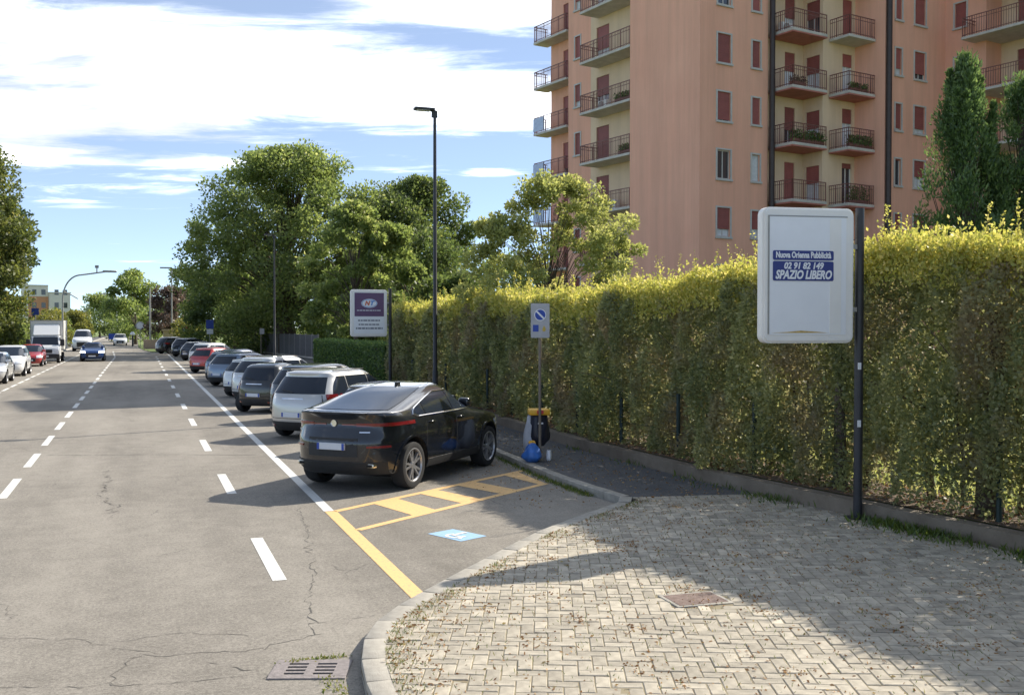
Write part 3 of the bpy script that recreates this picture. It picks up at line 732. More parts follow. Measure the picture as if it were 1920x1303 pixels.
tree('cypress_tree', 'left one of the two tall narrow dark evergreens right of the billboard', (24.35, 25.1, .3), 10.9, 1.35, 1.3, ML_CYP, .04, .16, 36000, .15, 130, 'column', 1, seed=11, cl_r=.27)
tree('cypress_tree', 'right one of the two tall narrow dark evergreens, cut by the picture edge', (26.6, 24.9, .3), 10.4, 1.7, 1.5, ML_CYP, .04, .16, 36000, .15, 130, 'column', 1, seed=12, cl_r=.25)
tree('broadleaf_tree', 'middle-sized tree behind the far end of the lower flat-topped hedge', (13.6, 67, 0), 10.9, 4.6, 2.6, ML_TREE, .2, .2, 26000, .26, 80, 'dome', .7, seed=6, cl_r=.24)
for i_, (x_, y_, h_, r_, lab_) in enumerate(((19.5, 108, 9, 5, 'dark background tree directly behind the trunk of the big domed tree'), (31, 112, 10, 6, 'dark background tree behind the dense tree right of the big domed tree'), (16.5, 77, 6.5, 3.2, 'dark bushy tree behind the lower flat-topped hedge'), (20, 66, 6, 3.2, 'dark bush behind the panel with the oval emblem'), (40, 108, 11, 6, 'background tree behind the young yellow-green tree'), (14, 118, 9, 5, 'background tree filling the left foot of the big domed tree'))):
    tree('background_tree', lab_, (x_, y_, 0), h_, r_, r_, ML_TREE2, .02, .2, 12000, .34, 44, 'dome', .8, seed=70 + i_, cl_r=.3, group='dark trees behind the hedge line')
# trees of the far right side, left to right
tree('broadleaf_tree', 'dark green bushy tree left below the big domed tree, nearest the parked cars', (9.6, 112, 0), 9.2, 5.0, 5, ML_TREE2, .05, .3, 17000, .34, 40, 'dome', .75, seed=21, cl_r=.28)
tree('shrub', 'green bush behind the blue rectangular road sign', (9.0, 134, 0), 6.5, 4.5, 4, ML_TREE2, .02, .15, 8000, .36, 24, 'dome', .8, seed=28, cl_r=.34, cat='shrub')
tree('shrub', 'dark shrub mass under the big domed tree, left of the grey fence', (10.8, 104, 0), 5.0, 3.3, 4, ML_TREE2, .02, .15, 9000, .28, 26, 'dome', .8, seed=22, cl_r=.34, cat='shrub')
tree('copper_tree', 'small brownish copper-leaved tree behind the grey pole at the street end', (3.6, 140, 0), 7.6, 3.0, 3, ML_RED, .1, .2, 7000, .36, 24, 'dome', .8, seed=23, cl_r=.32)
tree('broadleaf_tree', 'green round tree left of the copper-leaved tree at the street end', (-.6, 163, 0), 10.6, 4.0, 4, ML_TREE, .12, .25, 9000, .42, 28, 'dome', .8, seed=24, cl_r=.32)
tree('broadleaf_tree', 'dark green tree right behind the copper-leaved tree', (7.5, 152, 0), 11.5, 5.0, 5, ML_TREE2, .1, .25, 10000, .42, 30, 'dome', .8, seed=25, cl_r=.3)
tree('shrub', 'yellowish shrub beside the stone gate pillar at the street end', (4.6, 120, 0), 3.4, 1.8, 1.8, ML_AUT, .02, .1, 3500, .26, 14, 'dome', .8, seed=26, cl_r=.4, cat='shrub')
tree('shrub', 'low green shrub left of the round white sign', (-1.0, 190, 0), 5.0, 4.0, 4, ML_TREE, .02, .1, 4500, .4, 16, 'dome', .8, seed=27, cl_r=.4, cat='shrub')
# the far end of the street
for i, (x, y, h, r, m, lab) in enumerate(((-9, 262, 10, 5, ML_TREE, 'roundish tree closing the street, right of the far orange house'), (-14, 250, 5.5, 4, ML_AUT, 'autumn-coloured tree just right of the far orange house'),
        (-3.5, 285, 9.5, 5, ML_TREE, 'pale far tree closing the street right of its neighbour'), (4, 300, 11, 6, ML_TREE2, 'far dark tree behind the green tree at the street end'), (-10, 330, 12, 7, ML_TREE2, 'farthest tree in the middle of the street end'))):
    tree('far_tree', lab, (x, y, 0), h, r, r, m, .08, .25, 5000, .6, 20, 'dome', .8, seed=40 + i, cl_r=.36, group='trees closing the street')
# left side of the street
tree('leafy_tree', 'tall autumn-tinged tree at the left picture edge', (-12.9, 92, 0), 18.2, 4.9, 5, ML_LEFT, .04, .35, 42000, .34, 120, 'dome', .8, seed=50, cl_r=.24)
tree('leafy_tree', 'green tree filling the left picture edge behind the parked white cars', (-14.5, 80, 0), 12, 4.0, 5, ML_TREE, .04, .3, 16000, .32, 44, 'dome', .75, seed=52, cl_r=.3)
tree('cedar_tree', 'dark cedar with level boughs right behind the autumn-tinged tree', (-13.0, 108, 0), 16.0, 4.6, 4.6, ML_CEDAR, .05, .3, 24000, .38, 46, 'cone', .22, seed=51, cl_r=.38)
tree('shrub', 'bright green shrub above the parked white cars on the left', (-10.6, 70, 0), 2.7, 1.5, 5, ML_PALE, .02, .1, 5000, .22, 20, 'dome', .8, seed=53, cl_r=.6, cat='shrub')
tree('shrub', 'green roadside shrub beside the box truck', (-10.8, 98, 0), 4.2, 1.6, 6, ML_TREE, .02, .1, 6000, .3, 22, 'dome', .8, seed=54, cl_r=.6, cat='shrub')
tree('shrub', 'dark hedge bush behind the white pickup on the left', (-10.6, 140, 0), 4.0, 2.2, 10, ML_AUT, .02, .1, 6000, .4, 26, 'dome', .8, seed=55, cl_r=.6, cat='shrub')
for i, (x, y) in enumerate(((-13.5, 175), (-14.5, 205), (-13, 235))):
    tree('far_tree', ('leafy tree on the left beyond the truck, nearest of a row', 'leafy tree on the left beyond the truck, middle of a row', 'leafy tree on the left beyond the truck, last of a row')[i], (x, y, 0), 4.6 + .3 * i, 3.0, 3.0, (ML_AUT, ML_TREE, ML_AUT)[i], .06, .2, 5000, .5, 20, 'dome', .8, seed=60 + i, cl_r=.36, group='trees along the left pavement')

# ---------------------------------------------------------------- apartment block
M_ORANGE = pmat('orange_render', (.81, .415, .29), .9, streak=.13, scale=.35, col2=(.86, .46, .325), bump=.12, bscale=60)
M_CREAM = pmat('cream_render', (.74, .545, .37), .9, streak=.10, scale=.5, col2=(.80, .60, .42), bump=.12, bscale=60)
M_SHUT = pmat('red_shutter', (.29, .085, .075), .6, var=.18, scale=1.5, objvar=.18)
M_STONE = pmat('window_stone', (.52, .50, .475), .8, var=.08, scale=4)
M_PIPE = pmat('dark_brown_pipe', (.045, .03, .028), .5, var=.2, scale=3)
M_SLAB = pmat('balcony_concrete', (.54, .50, .455), .85, var=.14, scale=2)
M_SLABRED = pmat('balcony_red_soffit', (.46, .17, .14), .8, var=.15, scale=2)
M_RAIL = pmat('balcony_rail', (.20, .085, .07), .55, var=.15)
M_GLASSD = pmat('window_glass', (.03, .036, .045), .06, spec=.9)
M_CURT = pmat('window_curtain', (.62, .63, .65), .7, var=.1, scale=6)
M_PLANT = ML_BOX
BLD = thing('apartment_block', 'tall orange apartment block with cream recesses, red shutters and many balconies', 'building', (26.98, 45.59, 0), R(11.83))
BH = 25.6; FL = [.45 + 3 * k for k in range(8)]
VERT = []
def facade(p0, p1, ops, mat, z0=0.0, z1=BH, rev=.16):
    """wall from p0 to p1 (outside on the right of travel) with real openings; ops: (u0,u1,z0,z1)"""
    a, b = Vector(p0), Vector(p1); L_ = (b - a).length; t = (b - a) / L_; n = Vector((t.y, -t.x))
    us = sorted({0.0, L_, *[q for o in ops for q in o[:2]]}); zs = sorted({z0, z1, *[q for o in ops for q in o[2:]]})
    V, Fc = [], []
    def P(u, z, d=0.0): V.append((a.x + t.x * u - n.x * d, a.y + t.y * u - n.y * d, z)); return len(V) - 1
    for u0, u1 in zip(us[:-1], us[1:]):
        for q0, q1 in zip(zs[:-1], zs[1:]):
            um, zm = (u0 + u1) / 2, (q0 + q1) / 2
            if any(o[0] < um < o[1] and o[2] < zm < o[3] for o in ops): continue
            Fc.append((P(u0, q0), P(u1, q0), P(u1, q1), P(u0, q1)))
    for o in ops:
        u0, u1, q0, q1 = o; c = [(u0, q0), (u1, q0), (u1, q1), (u0, q1)]
        for k in range(4):
            (ua, za), (ub, zb) = c[k], c[(k + 1) % 4]; Fc.append((P(ua, za), P(ua, za, rev), P(ub, zb, rev), P(ub, zb)))
    return link('facade', mesh('facade', V, Fc, mat), BLD), (a, t, n)

def opening(fr, o, shut=1.0, door=False, curtain=False, frame=True, open_lower=False):
    """fills an opening: window (frame) > pane, shutter, sill"""
    a, t, n = fr; u0, u1, z0, z1 = o; rz = math.atan2(t.y, t.x); base = a + t * u0 - n * .12
    w, h = u1 - u0, z1 - z0
    bm = bmesh.new(); fw = .055
    for d in ((0, w, -.02, .05, 0, fw), (0, w, -.02, .05, h - fw, h), (0, fw, -.02, .05, fw, h - fw), (w - fw, w, -.02, .05, fw, h - fw)): bm_box(bm, d[0], d[1], d[2], d[3], d[4], d[5])
    if w > .7: bm_box(bm, w / 2 - .03, w / 2 + .03, -.018, .048, fw, h - fw)
    win = link('balcony_door' if door else 'window', from_bm('window', bm, M_STONE if not door else M_WHITEP), BLD); win.location = (base.x, base.y, z0); win.rotation_euler = (0, 0, rz)
    box('pane', (fw, w - fw, .01, .02, fw, h - fw), M_CURT if curtain else M_GLASSD, win)
    if shut > 0:
        hh = (h - .02) * shut; bm = bmesh.new(); k = max(2, int(hh / .11)); s = hh / k
        for i in range(k): bm_box(bm, .012, w - .012, -.062, -.035, h - .01 - (i + 1) * s + .006, h - .01 - i * s)
        bm_box(bm, .014, w - .014, -.05, -.03, h - hh, h - .01)
        link('shutter', from_bm('shutter', bm, M_SHUT), win)
    if not door: box('sill', (-.12, w + .12, -.22, .02, -.11, -.004), M_STONE, win)
    if frame and not door:
        bm = bmesh.new(); 
        bm_box(bm, -.10, 0, -.15, -.115, -.003, h + .08); bm_box(bm, w, w + .10, -.15, -.115, -.003, h + .08); bm_box(bm, 0, w, -.149, -.116, h, h + .08)
        link('surround', from_bm('surround', bm, M_STONE), win)
    return win

def wins(us, w, h, sill, floors): return [(u - w / 2, u + w / 2, FL[k] + sill, FL[k] + sill + h) for k in floors for u in us]
rb = random.Random(5)
def fill(fr, ops, door=False, choice=None, **kw):
    for i, o in enumerate(ops):
        s = choice[i % len(choice)] if choice else rb.choice((1, 1, 1, .75, .6))
        opening(fr, o, s, door, curtain=rb.random() < .5, **kw)
# left facade (faces the street), listed from its far end to the corner; walls run so that outside is on the right
fl6 = range(1, 8)
o = wins([2.0], 1.15, 2.2, .02, fl6); _, fr = facade((2.4, 17.05), (2.4, 13.64), o, M_ORANGE); fill(fr, o, True)
o = wins([1.02], .55, 1.35, .95, fl6); _, fr = facade((1.4, 13.64), (1.4, 11.25), o, M_ORANGE); fill(fr, o)
o = wins([1.2], 1.25, 2.3, .02, fl6); _, fr = facade((1.4, 11.25), (1.4, 5.68), o, M_CREAM); fill(fr, o, True, choice=(1, 1, 1, 1, .5, .6, .5))
facade((2.4, 13.64), (1.4, 13.64), [], M_ORANGE); facade((1.4, 5.68), (0, 5.68), [], M_ORANGE)
facade((0, 5.68), (0, 0), [], M_ORANGE)
facade((9, 17.05), (2.4, 17.05), [], M_ORANGE)
# face with the windows
o = wins([1.68], .92, 1.5, .93, fl6) + wins([3.99], .58, 1.42, .97, fl6); _, fr = facade((0, 0), (4.87, 0), o, M_ORANGE)
fill(fr, o, choice=(1, .74, 0, .96, 1, .25, 1, .7, .68, 0, .98, 1, 1, .8))
# central recess
o = wins([2.0], .8, 2.25, .02, fl6); _, fr = facade((4.87, .3), (7.9, .3), o, M_CREAM); fill(fr, o, True, choice=(1, 1, .98, .55, .45, .5, 1))
facade((4.87, 0), (4.87, .3), [], M_ORANGE)
o = wins([.7], .95, 1.9, .15, fl6); _, fr = facade((7.9, .3), (7.9, -1.1), o, M_CREAM); fill(fr, o, choice=(1, .5, .5, .5, .5, .5), frame=False)
o = wins([1.97], .8, 2.25, .02, fl6); _, fr = facade((7.9, -1.1), (10.5, -1.1), o, M_CREAM); fill(fr, o, True, choice=(1, 0, .12, .35, .3, 1, .4))
facade((10.5, -1.1), (10.5, -3.1), [], M_ORANGE)
o = wins([1.12], .5, 1.45, .95, fl6) + wins([2.95], .92, 1.5, .93, fl6); _, fr = facade((10.5, -3.1), (15.7, -3.1), o, M_ORANGE)
fill(fr, o, choice=(1, .6, .05, .92, .75, 1, 1, 1, .5, .6, .82, .8, 1, 1))
o = wins([.95], .7, 1.35, .95, fl6); _, fr = facade((15.7, -3.1), (15.7, -5.6), o, M_ORANGE); fill(fr, o)
facade((15.7, -5.6), (17.1, -5.6), [], M_ORANGE)
o = wins([1.6, 4.2], 1.3, 2.3, .02, fl6); _, fr = facade((17.1, -5.6), (17.1, -12.5), o, M_CREAM); fill(fr, o, True)
facade((17.1, -12.5), (15.7, -12.5), [], M_ORANGE); facade((15.7, -12.5), (15.7, -19), [], M_ORANGE); facade((15.7, -19), (30, -19), [], M_ORANGE)
facade((30, -19), (30, 17.05), [], M_ORANGE); facade((30, 17.05), (9, 17.05), [], M_ORANGE)
foot = [(2.4, 17.05), (2.4, 13.64), (1.4, 13.64), (1.4, 5.68), (0, 5.68), (0, 0), (4.87, 0), (4.87, .3), (7.9, .3), (7.9, -1.1), (10.5, -1.1), (10.5, -3.1), (15.7, -3.1), (15.7, -5.6), (17.1, -5.6), (17.1, -12.5), (15.7, -12.5), (15.7, -19), (30, -19), (30, 17.05)]
poly_sheet('roof', foot, BH - .01, M_SLAB, BLD)
for (x, y, q) in ((5.02, -.17, .155), (10.62, -3.27, .155)):
    link('drainpipe', mesh('drainpipe', *tube_geo([(x, y, 0), (x, y, BH)], q, 10), M_PIPE, True, sharp=60), BLD)

# balconies: slab > (soffit), railing
def balcony(x0, x1, y0, y1, z, sides, soff=None, planter=False, n=0):
    s = box('balcony', (x0, x1, y0, y1, z - .15, z), M_SLAB, BLD, .012)
    if soff: box('soffit', (x0 + .012, x1 - .012, y0 + .012, y1 - .012, z - .22, z - .152), soff, s)
    bm = bmesh.new(); ins = .05; hR = 1.0
    for sd in sides:
        if sd == 'w': a, b = (x0 + ins, y0 + ins), (x0 + ins, y1 - ins)
        if sd == 's': a, b = (x0 + ins, y0 + ins), (x1 - ins, y0 + ins)
        if sd == 'e': a, b = (x1 - ins, y0 + ins), (x1 - ins, y1 - ins)
        if sd == 'n': a, b = (x0 + ins, y1 - ins), (x1 - ins, y1 - ins)
        L_ = math.hypot(b[0] - a[0], b[1] - a[1]); k = max(2, int(L_ / .14)); 
        for i in range(k + 1):
            x, y = a[0] + (b[0] - a[0]) * i / k, a[1] + (b[1] - a[1]) * i / k; q = .009 if i % 6 else .02
            bm_box(bm, x - q, x + q, y - q, y + q, z - .02, z + hR)
        xa, xb = min(a[0], b[0]) - .02, max(a[0], b[0]) + .02; ya, yb = min(a[1], b[1]) - .02, max(a[1], b[1]) + .02
        bm_box(bm, xa, xb, ya, yb, z + hR, z + hR + .045); bm_box(bm, xa + .005, xb - .005, ya + .005, yb - .005, z + .08, z + .11); bm_box(bm, xa + .005, xb - .005, ya + .005, yb - .005, z + .82, z + .845)
    link('railing', from_bm('railing', bm, M_RAIL), s)
    return s
for k in fl6:
    z = FL[k]
    balcony(-.02, 1.38, 5.70, 10.48, z, 'wn')
    balcony(1.25, 2.38, 13.7, 17.45, z, 'wns')
    balcony(5.2, 7.88, -1.45, .28, z, 'wse' if False else 'ws', M_SLABRED)
    balcony(8.35, 10.48, -2.5, -1.12, z - .12, 'ws', M_SLABRED if k in (3, 4, 5) else None)
    balcony(14.5, 17.08, -12.3, -4.9, z, 'wn')
# white and blue awning sheets on the end balconies
M_BLUEW = pmat('pale_blue_screen', (.50, .58, .78), .6, var=.1)
for k in (3, 4, 5): 
    box('privacy_screen', (1.2, 1.23, 16.2, 17.4, FL[k] + .1, FL[k] + .95), M_BLUEW, BLD)

def wpt(a, b, z):
    m = Matrix.Translation((26.98, 45.59, 0)) @ Matrix.Rotation(R(11.83), 4, 'Z'); return m @ Vector((a, b, z))
# things that stand on the balconies
def planter(a0, a1, b0, b1, z, label, mat=ML_BOX, h=.45, n=700):
    p = wpt((a0 + a1) / 2, (b0 + b1) / 2, z); T = thing('planter', label, 'planter', p, R(11.83), 'planters on the balconies')
    hx, hy = (a1 - a0) / 2, (b1 - b0) / 2
    box('trough', (-hx, hx, -hy, hy, .01, .22), M_RAIL, T, .01)
    P = np.stack([RNG.uniform(-hx, hx, n), RNG.uniform(-hy, hy, n), .2 + RNG.uniform(0, 1, n) ** 1.5 * h], 1); P[:, :2] += RNG.normal(0, .06, (n, 2)); D = RNG.normal(size=(n, 3)); D[:, 2] += .5
    o = leaves('plants', P, D, .14 * RNG.uniform(.6, 1.3, n), .08, mat, RNG.uniform(0, 1, n), T); o['kind'] = 'stuff'
planter(5.3, 7.7, -1.38, -1.2, FL[4], 'long green planter on the second-lowest balcony of the left cream recess column', n=1100)
planter(8.5, 10.3, -2.43, -2.25, FL[4] - .12, 'long green planter on the third balcony down of the right cream recess column', n=900)
planter(9.2, 10.2, -2.3, -1.6, FL[3] - .12, 'bushy plant pot on the lowest clear balcony of the right cream recess column', h=.8, n=500)
planter(8.6, 10.0, -2.4, -2.2, FL[5] - .12, 'thin green trough on the balcony with the white air unit', h=.25, n=350)
planter(.1, .3, 5.9, 7.2, FL[5], 'row of dark plants on an upper balcony of the street-side cream recess', h=.3, n=350)
planter(.1, .35, 5.9, 6.9, FL[4], 'leafy pot at the right end of a middle balcony beside the blank orange wall', h=.35, n=300)
planter(.1, .4, 9.4, 10.3, FL[3], 'reddish flowers on the left end of a balcony with air units', ML_RED, .5, 350)
planter(.1, .5, 5.9, 8.2, FL[2], 'dense dark plants on the lowest visible street-side balcony', h=.7, n=800)
planter(5.3, 6.3, -1.38, -1.1, FL[5], 'small red flowering pot on the left cream recess column, second balcony from the top', ML_RED, .3, 200)
def aircon(a, b, z, rz, label):
    T = thing('air_conditioner', label, 'air conditioner', wpt(a, b, z), R(11.83) + rz, 'air conditioners on the balconies')
    box('casing', (-.42, .42, -.16, .16, .05, .65), M_WHITEP, T, .02); v, f = lathe_geo([(.02, 0), (.24, 0), (.25, .02), (.25, -.02)], 16, 'y', (-.1, -.17, .36)); link('fan_grille', mesh('fan_grille', v, f, M_GREYM), T)
    for x in (-.3, .3): box('foot', (x - .03, x + .03, -.14, .14, 0, .05), M_BLACKM, T)
aircon(.85, 8.3, FL[3], R(-90), 'white air unit on the street-side balcony with the reddish flowers'); aircon(.95, 9.3, FL[5], R(-90), 'white air unit beside the balcony door, upper street-side balcony')
aircon(10.1, -1.45, FL[5] - .12, 0, 'white air unit on the right cream recess column, near the orange return wall')
aircon(6.1, -.1, FL[6], 0, 'white air unit on the top balcony of the left cream recess column')

# ---------------------------------------------------------------- billboard, emblem panel, lamps, signs
def text_mesh(s, size, mat, name, parent, loc, rot, shear=0.0, bold=0.0, width=None, ext=.002):
    cu = bpy.data.curves.new('txt', 'FONT'); cu.body = s; cu.size = size; cu.shear = shear; cu.offset = bold; cu.align_x = 'CENTER'; cu.align_y = 'CENTER'; cu.extrude = ext; cu.resolution_u = 3
    ob = bpy.data.objects.new('txt', cu); COL.objects.link(ob); dg = bpy.context.evaluated_depsgraph_get(); dg.update()
    me = bpy.data.meshes.new_from_object(ob.evaluated_get(dg)); bpy.data.objects.remove(ob); me.materials.clear(); me.materials.append(mat)
    o = link(name, me, parent, loc); o.rotation_euler = rot
    if width:
        xs = [v.co.x for v in me.vertices]; k = width / (max(xs) - min(xs)); o.scale = (k, 1, 1)
    return o
FRONT = (R(90), 0, 0)
def rounded_rect(w, h, r, n=6):
    P = []
    for cx, cy, a0 in ((w / 2 - r, h / 2 - r, 0), (-w / 2 + r, h / 2 - r, 90), (-w / 2 + r, -h / 2 + r, 180), (w / 2 - r, -h / 2 + r, 270)):
        for k in range(n + 1): a = R(a0 + 90 * k / n); P.append((cx + r * math.cos(a), cy + r * math.sin(a)))
    return P
def slab_xz(name, poly, y0, y1, mat, parent, bev=0.0):
    bm = bmesh.new(); vs = [bm.verts.new((x, y0, z)) for x, z in poly]; f = bm.faces.new(vs)
    r = bmesh.ops.extrude_face_region(bm, geom=[f]); bmesh.ops.translate(bm, vec=(0, y1 - y0, 0), verts=[e for e in r['geom'] if isinstance(e, bmesh.types.BMVert)])
    if bev:
        es = [e for e in bm.edges if abs(e.verts[0].co.y - e.verts[1].co.y) < 1e-6]; bmesh.ops.bevel(bm, geom=es, offset=bev, segments=2, affect='EDGES')
    return link(name, from_bm(name, bm, mat, True, 35), parent)

def light_box(loc, label, W, H, zb, pole_h, rz=0.0):
    """double sided panel on a dark pole at its right side; local -y is the face towards the camera"""
    T = thing('billboard', label, 'billboard', loc, rz)
    link('pole', mesh('pole', *tube_geo([(0, 0, 0), (0, 0, pole_h)], .06, 10), M_BLACKM, True, sharp=50), T)
    box('base_plate', (-.13, .13, -.13, .13, 0, .02), M_BLACKM, T)
    cx, cz = -W / 2 - .13, zb + H / 2
    fr = slab_xz('frame', [(x + cx, z + cz) for x, z in rounded_rect(W, H, .10)], -.10, .10, M_WHITEP, T, .03)
    for z in (zb + .25 * H, zb + .72 * H): box('bracket', (-.15, -.05, -.03, .03, z - .03, z + .03), M_GREYM, T)
    return T, cx, cz
T, cx, cz = light_box((9.06, 11.16, KT), 'large blank white advertising panel with blue SPAZIO LIBERO sticker on a dark pole', 1.30, 1.78, 2.36, 4.16, R(-9))
slab_xz('sheet', [(x + cx - .02, z + cz) for x, z in rounded_rect(1.09, 1.56, .01, 2)], -.108, -.101, M_PANEL, T)
box('trim_strip', (cx - .585, cx - .565, -.112, -.1, cz - .77, cz + .78), M_GREYM, T); box('trim_strip', (cx - .565, cx + .54, -.1115, -.1, cz + .765, cz + .78), pmat('trim_dark', (.3, .3, .3), .6), T)
box('side_strip', (cx + .29, cx + .45, -.113, -.108, cz - .76, cz + .745), M_WHITEP, T)
slab_xz('stain', [(cx - .54, cz - .755), (cx + .28, cz - .755), (cx + .1, cz - .74), (cx - .12, cz - .725), (cx - .3, cz - .742)], -.1115, -.1085, pmat('rust_stain', (.55, .38, .12), .8, var=.2, scale=20), T)
sx, sz = cx - .09, cz + .125
for (dz, hh, nm) in ((.135, .125, 'sticker'), (-.07, .255, 'sticker')):
    slab_xz(nm, [(x + sx, z + sz + dz) for x, z in rounded_rect(.86, hh, .02, 3)], -.117, -.1135, M_BLUEV, T)
text_mesh('Nuova Orienna Pubblicità', .11, M_WVINYL, 'lettering', T, (sx, -.1185, sz + .137), FRONT, 0, .004, .78)
text_mesh('02 91 82 149', .115, M_WVINYL, 'lettering', T, (sx, -.1185, sz - .005), FRONT, .2, .004, .56)
text_mesh('SPAZIO LIBERO', .155, M_WVINYL, 'lettering', T, (sx, -.1185, sz - .123), FRONT, .25, .006, .80)
for z in (2.05, 1.28): box('sticker_tag', (-.045, .0, -.064, -.054, z - .045, z + .045), M_WVINYL, T)

T, cx, cz = light_box((8.78, 37.1, KT), 'purple and white panel with an oval emblem on a dark pole near the lamp post', 1.36, 1.74, 2.2, 4.0, 0)
slab_xz('sheet', [(x + cx, z + cz) for x, z in rounded_rect(1.14, 1.5, .01, 2)], -.108, -.101, M_PANEL, T)
slab_xz('purple_field', [(cx - .55, cz - .12), (cx + .55, cz - .12), (cx + .55, cz + .75), (cx - .55, cz + .75)], -.112, -.1085, M_PURPLE, T)
def oval(a, b, dx, dz, n=28): return [(cx + dx + a * math.cos(2 * math.pi * k / n), cz + dz + b * math.sin(2 * math.pi * k / n)) for k in range(n)]
slab_xz('emblem', oval(.30, .165, 0, .36), -.116, -.1125, M_WVINYL, T); slab_xz('emblem_ring', oval(.285, .15, 0, .36), -.1175, -.1162, M_SKYV, T); slab_xz('emblem_field', oval(.265, .132, 0, .36), -.119, -.1178, M_WVINYL, T)
text_mesh('N', .22, M_REDV, 'lettering', T, (cx - .085, -.1205, cz + .36), FRONT, .25, .012); text_mesh('T', .22, M_SKYV, 'lettering', T, (cx + .085, -.1205, cz + .36), FRONT, .25, .012)
rt_ = random.Random(3)
def textline(x0, x1, z, h, mat, y):
    x = x0
    while x < x1 - .02:
        w = min(rt_.uniform(.05, .15), x1 - x); box('print_line', (x, x + w, y, y + .002, z - h / 2, z + h / 2), mat, T); x += w + .022
textline(cx - .46, cx + .46, cz + .10, .03, M_WVINYL, -.1145)
textline(cx - .42, cx + .40, cz - .27, .055, M_GREYTXT, -.111); textline(cx - .40, cx + .40, cz - .42, .05, M_GREYTXT, -.111); textline(cx - .50, cx + .50, cz - .56, .065, M_GREYTXT, -.111)

def led_lamp(loc, label, h, rz=0.0):
    T = thing('street_lamp', label, 'street lamp', loc, rz, 'dark LED street lamps on the right pavement')
    link('pole', mesh('pole', *tube_geo([(0, 0, 0), (0, 0, 1.2), (0, 0, 1.22), (0, 0, h)], [.085, .085, .07, .048], 12), M_BLACKM, True, sharp=50), T)
    box('base', (-.16, .16, -.16, .16, 0, .03), M_BLACKM, T)
    box('spigot', (-.1, .08, -.04, .04, h - .22, h), M_BLACKM, T, .01)
    hd = box('lamp_head', (-.66, -.02, -.14, .14, h - .02, h + .06), M_BLACKM, T, .02, 2)
    box('lens', (-.6, -.16, -.11, .11, h - .034, h - .021), pmat('lamp_lens', (.6, .6, .58), .3), hd)
led_lamp((8.62, 30.4, KT), 'tall dark street lamp with a short flat head rising above the tall hedge', 9.25)
led_lamp((8.8, 71.8, KT), 'dark street lamp pole standing in front of the big domed tree', 8.9)

def post_sign(name, label, cat, loc, h, rp, mat, rz=0.0):
    T = thing(name, label, cat, loc, rz); link('pole', mesh('pole', *tube_geo([(0, 0, -.02), (0, 0, h)], rp, 10), mat, True, sharp=50), T); return T
T = post_sign('parking_sign', 'grey no-parking sign with blue disc on a thin rusty pole by the bay kerb', 'road sign', (7.22, 18.1, KT), 3.0, .028, M_BROWNM, R(-16))
slab_xz('plate', [(x, z + 2.69) for x, z in rounded_rect(.36, .66, .02, 3)], -.05, -.042, M_SIGNGREY, T)
def disc(cx_, cz_, r, y, mat, nm, n=24, d=.002): slab_xz(nm, [(cx_ + r * math.cos(2 * math.pi * k / n), cz_ + r * math.sin(2 * math.pi * k / n)) for k in range(n)], y - d, y, mat, T)
disc(0, 2.80, .115, -.0515, M_WVINYL, 'disc_rim'); disc(0, 2.80, .10, -.054, M_SIGNBLUE, 'disc')
slab_xz('slash', [(-.085, 2.862), (-.062, 2.885), (.085, 2.738), (.062, 2.715)], -.058, -.0565, M_WVINYL, T)
slab_xz('symbol', [(-.14, 2.48), (-.03, 2.48), (-.03, 2.61), (-.14, 2.61)], -.0525, -.0505, M_SIGNBLUE, T)
slab_xz('symbol', [(.05, 2.485), (.10, 2.485), (.11, 2.53), (.075, 2.60), (.04, 2.53)], -.0525, -.0505, pmat('sign_ochre', (.5, .36, .06), .5), T)
# litter-bag holder tied to the pole, and the bags around it
M_NAVY = pmat('navy_bag', (.018, .02, .035), .4, var=.3, scale=9); M_GREYBAG = pmat('grey_bag', (.42, .43, .46), .45, var=.12, scale=8); M_BLUEBAG = pmat('blue_bag', (.05, .17, .52), .4, var=.2, scale=9)
def blob_bag(name, label, loc, rx, ry, h, mat, seed, neck=.25, cat='bag', parent=None):
    rd = np.random.default_rng(seed); n, m = 18, 12; V, Fc = [], []
    ph = rd.uniform(0, 6.28, 6)
    for j in range(m + 1):
        s = j / m; prof = (1 - (1 - min(1, s / .3)) ** 2) ** .5 if s < .3 else 1 - (1 - neck) * ((s - .3) / .7) ** 1.6
        prof = max(prof, .55 if j == 0 else 0)
        for k in range(n):
            a = 2 * math.pi * k / n; w = 1 + .10 * math.sin(3 * a + ph[0] + s * 3) + .07 * math.sin(5 * a + ph[1] - s * 6) + .05 * math.sin(9 * a + ph[2] + s * 9)
            V.append((rx * prof * w * math.cos(a), ry * prof * w * math.sin(a), h * s + .02 * math.sin(4 * a + ph[3]) * (s > .2)))
    for j in range(m):
        for k in range(n): k2 = (k + 1) % n; Fc.append((j * n + k, j * n + k2, (j + 1) * n + k2, (j + 1) * n + k))
    Fc.append(tuple(range(n))[::-1]); Fc.append(tuple(range(m * n, (m + 1) * n)))
    o = link(name, mesh(name, V, Fc, mat, True), parent, loc)
    if parent is None: tag(o, label, cat)
    return o
T = thing('litter_bin', 'pole-mounted litter holder with yellow lid and dark navy bag', 'litter bin', (7.24, 18.13, KT), R(-13))
box('lid', (-.20, .20, .03, .36, .86, .98), M_YELP, T, .03, 2)
blob_bag('bag', '', (0.0, .19, .26), .20, .15, .62, M_NAVY, 4, .75, parent=T)
box('pole_clamp', (-.06, .06, -.035, .05, .90, .96), M_SIGNRED, T); box('tie', (-.05, .05, -.034, -.029, .70, .73), M_WVINYL, T)
blob_bag('grey_bag', 'pale grey plastic bag wedged behind the litter bin, left of its navy bag', (7.18, 18.40, KT + .0), .17, .15, .84, M_GREYBAG, 6, .5)
